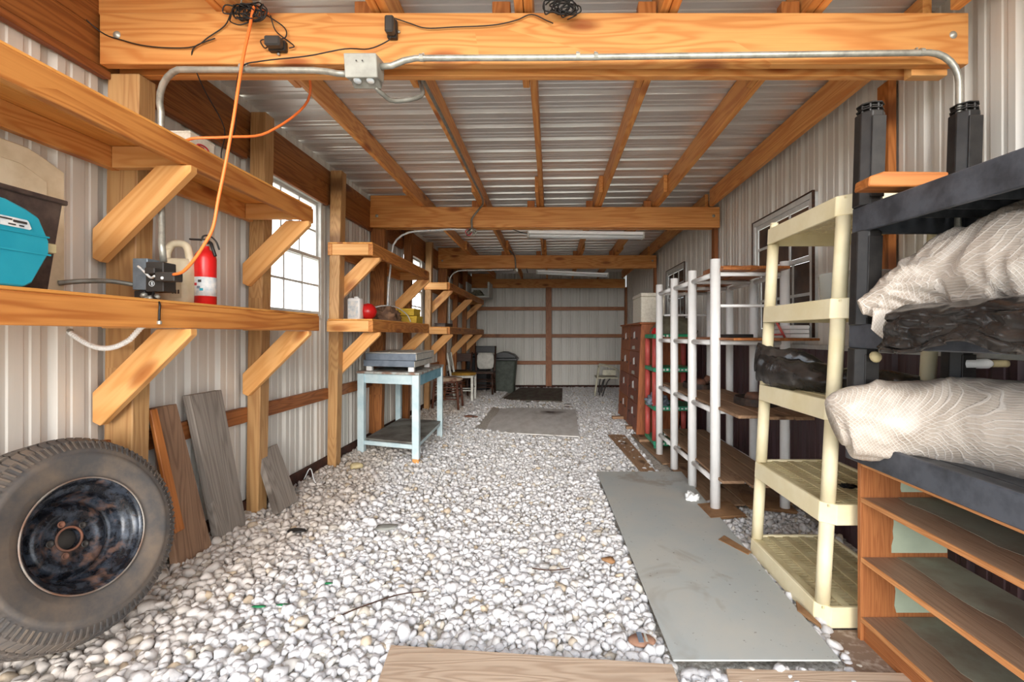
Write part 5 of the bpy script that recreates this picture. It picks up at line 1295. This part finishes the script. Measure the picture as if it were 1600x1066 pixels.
for j in range(ny+1):
    for i in range(nx+1):
        u, v_ = i/nx, j/ny
        if v_ < .35: x = 340-(v_/.35)*42; z = 27-v_*18
        else: x = 298-4*(v_-.35); z = 20-(v_-.35)/.65*(34*(1-.22*u)+5*math.sin(u*9))
        p = V(x, .545-.20*u+.012*v_, z)
        n1 = mnoise.noise(Vector((u*4-v_*2, v_*6+u*3, 2))); n2 = abs(mnoise.noise(Vector((u*7-v_*5, v_*4+u*2, 7))))
        p += Vector((-.02-.03*abs(n1)-.05*n2*v_, 0, .02*n1)); vs.append(p)
fs = [(j*(nx+1)+i, j*(nx+1)+i+1, (j+1)*(nx+1)+i+1, (j+1)*(nx+1)+i) for j in range(ny) for i in range(nx)]
o = solid('film_sheet', vs, fs, 'blackbag', bf, smooth=True); sm = o.modifiers.new('t', 'SOLIDIFY'); sm.thickness = .004
bl = crumple('netted_bundle', [V(272, .615, -86), V(281, .612, -83), V(305, .60, -80), V(340, .57, -77), V(368, .51, -76), V(380, .43, -78), V(384, .33, -80)], [(.05, .08), (.09, .13), (.11, .15), (.13, .16), (.16, .165), (.17, .165), (.16, .16)], 'bag', 14, amp=.08, ridge=.13, freq=4, n=72, steps=120)
setp(bl, 'large netted clear film bundle lying on the bottom black tier above the bookcase', 'bundle')
setp(crumple('blue_cloth', [V(410, .50, 22), V(418, .46, 22), V(425, .42, 22)], [(.02, .03), (.04, .04), (.03, .03)], 'steelblue', 4, n=20, steps=16), 'blue grey rag tucked beside the netted bundle', 'rag')
tb = thing('white_tube', V(420, .62, -28), 'white capped tube mounted at the maroon wall behind the black shelf', 'tube')
tcx = V(437, .63, -28); MB().lathe([(.012, 0), (.020, .004), (.020, .10), (.012, .115), (0, .115)], tcx-Vector((.13, .0, 0)), (1, .0, 0), 16).build('tube_body', 'white', tb, smooth=True)
MB().lathe([(.015, .0), (.015, .06), (.008, .065)], tcx-Vector((.012, .0, 0)), (1, 0, 0), 14).build('nozzle', 'tan', tb, smooth=True)
# ------------------------------------------------------------------ fluorescent fittings
def tubelight(lab, x0, x1, d, z, dz, c_):
    l = thing('strip_light', V((x0+x1)/2, d, z), lab, 'light')
    A, B = V(x0, d, z), V(x1, d, z-dz)
    ax = (B-A)/2; up = Vector((0, 0, 1)); c = (A+B)/2
    MB().obox(c+Vector((0, .02, .02)), ax, (0, .05, 0), (0, 0, .018)).build('light_housing', 'white', l, bevel=.005)
    MB().tube([A+Vector((.02, -.012, -.018)), B+Vector((-.02, -.012, -.018))], .017, 14).build('lamp_tube', 'bulb', l, smooth=True)
    MB().tube([A+Vector((.02, .045, -.018)), B+Vector((-.02, .045, -.018))], .017, 14).build('lamp_tube', 'bulb', l, smooth=True)
    for P, s in ((A, 1), (B, -1)): MB().obox(P+Vector((s*.008, .018, -.006)), (.009, 0, 0), (0, .054, 0), (0, 0, .032)).build('end_cap', 'palegrey', l, bevel=.003)
    for P, s in ((A, 1), (B, -1)):
        for q in (-.012, .045): MB().lathe([(.009, 0), (.009, .004)], P+Vector((-s*.001, q, -.018)), (-s, 0, 0), 10).build('socket', 'cable', l)
    MB().tube([c+ax*.7+Vector((0, .02, .04)), c+ax*.7+Vector((0, .02, .25))], .003, 6).build('hanger', 'galv', l); MB().tube([c-ax*.7+Vector((0, .02, .04)), c-ax*.7+Vector((0, .02, .25))], .003, 6).build('hanger', 'galv', l)
tubelight('long white fluorescent strip light hung behind the second beam', -63, 250, 1.72, 272, 4, 0)
tubelight('dimmer fluorescent strip light hung behind the third beam', -62, 245, 2.73, 270, 14, 0)
setp(cable('wire', [V(-165, 1.72, 335), V(-140, 1.70, 320), V(-120, 1.69, 290), V(-85, 1.70, 275), V(-63, 1.715, 272)], .005, 'cable', n=6), 'thin dark cord running down to the nearer strip light', 'cord')
setp(cable('wire', [V(-130, 2.7, 335), V(-110, 2.69, 300), V(-98, 2.69, 262)], .006, 'cable', n=6), 'dark pull cord hanging behind the third beam', 'cord')
# ------------------------------------------------------------------ small things on the ground
def pebble(name, x, y_, r, mat, lab, cat, sq=(1, 1, .5), k=3):
    v = TPL[k]*np.array([r*sq[0], r*sq[1], r*sq[2]]); g_ = ground(x, y_)
    return setp(solid(name, [(x+a, y_+b, g_+.012+r*sq[2]*.5+c) for a, b, c in v], [tuple(map(int, f)) for f in ifc], mat, smooth=True), lab, cat)
pebble('white_stone', 1.36, 1.90, .035, 'stonewhite', 'lone white stone on the brown dirt by the bookcase', 'stone')
pebble('yellow_stone', -1.66, 3.98, .06, 'tan', 'large yellowish stone at the foot of the third post', 'stone', (1, .9, .8))
pebble('black_scrap', -1.50, 2.75, .045, 'cable', 'black scrap lying in gravel near the short plank', 'scrap', (1.3, .8, .3))
for x, y_, l in ((-1.07, 2.05, 'teal green shard in the gravel nearest the tyre'), (-.98, 2.25, 'flat green shard in the gravel beyond the tyre'), (-1.16, 2.02, 'small teal chip in the gravel beside the tyre')):
    pebble('green_shard', x-.1, y_, .026, 'printgreen', l, 'shard', (1.3, .5, .25), 5)
pebble('flat_grey_stone', -1.02, 2.9, .07, 'worngrey', 'flat tan grey stone lying on gravel left of centre', 'stone', (1.2, .8, .2), 7)
pebble('brown_clump', .32, 2.6, .035, 'card', 'round brown clump in the gravel by the grey sheet', 'clump', (1, 1, .8), 8)
st = setp(MB().lathe([(0, 0), (.045, .002), (.055, .010), (.045, .018), (0, .02)], (.374, 1.93, ground(.374, 1.93)+.012), n=24, sx=1.05, sy=.8).build('striped_stone', 'terra', smooth=True), 'terracotta oval stone with a blue band and pale stripes', 'stone')
W[st] = W[st]
MB().box((.357, 1.90, .0325+ground(.374, 1.93)), (.378, 1.965, .0335+ground(.374, 1.93))).build('blue_band', 'steelblue', st)
MB().box((.386, 1.905, .0325+ground(.374, 1.93)), (.396, 1.96, .0333+ground(.374, 1.93))).build('pale_band', 'palegrey', st)
setp(heap('crumpled_paper', V(262, 1.19, -310), .06, .05, .06, 'paper', 41, .6, 10), 'crumpled white paper ball beside the pipe rack foot', 'paper')
for i, (x, y_, r) in enumerate(((.42, 3.25, .05),)): pebble('paper_scrap', x-.01, 2.95, .05, 'stonewhite', 'flat white chip against the edge of the grey sheet', 'scrap', (1.2, .6, .15), 9)
setp(cable('twig', [(-.95, 2.0, .06), (-.85, 2.08, .07), (-.72, 2.2, .06), (-.6, 2.25, .05)], .003, 'darkwood', n=5), 'thin bent brown twig on the gravel near the tyre', 'twig')
setp(cable('twig', [(-.1, 2.5, .035), (.0, 2.47, .04), (.1, 2.5, .035)], .003, 'darkwood', n=5), 'short dark twig on the gravel in mid floor', 'twig')
setp(cable('cord', [(-1.9, 3.6, .17), (-1.84, 3.58, .26), (-1.80, 3.57, .16), (-1.76, 3.6, .15)], .004, 'label', n=6), 'white cord sprouting from the gravel between the posts', 'cord')
for i, (x, y_) in enumerate(((.32, 8.6), (.30, 8.3))): pebble('bark_scrap', x, y_, .05, 'darkwood', ('bark scrap farther in near the folding chair', 'dark bark scrap closer in than the folding chair')[i], 'scrap', (1.4, .7, .2), 4)
pebble('red_scrap', -1.15, 6.75, .09, 'rustiron', 'rust red scrap beneath the brown stool', 'scrap', (1.2, .8, .3), 6)
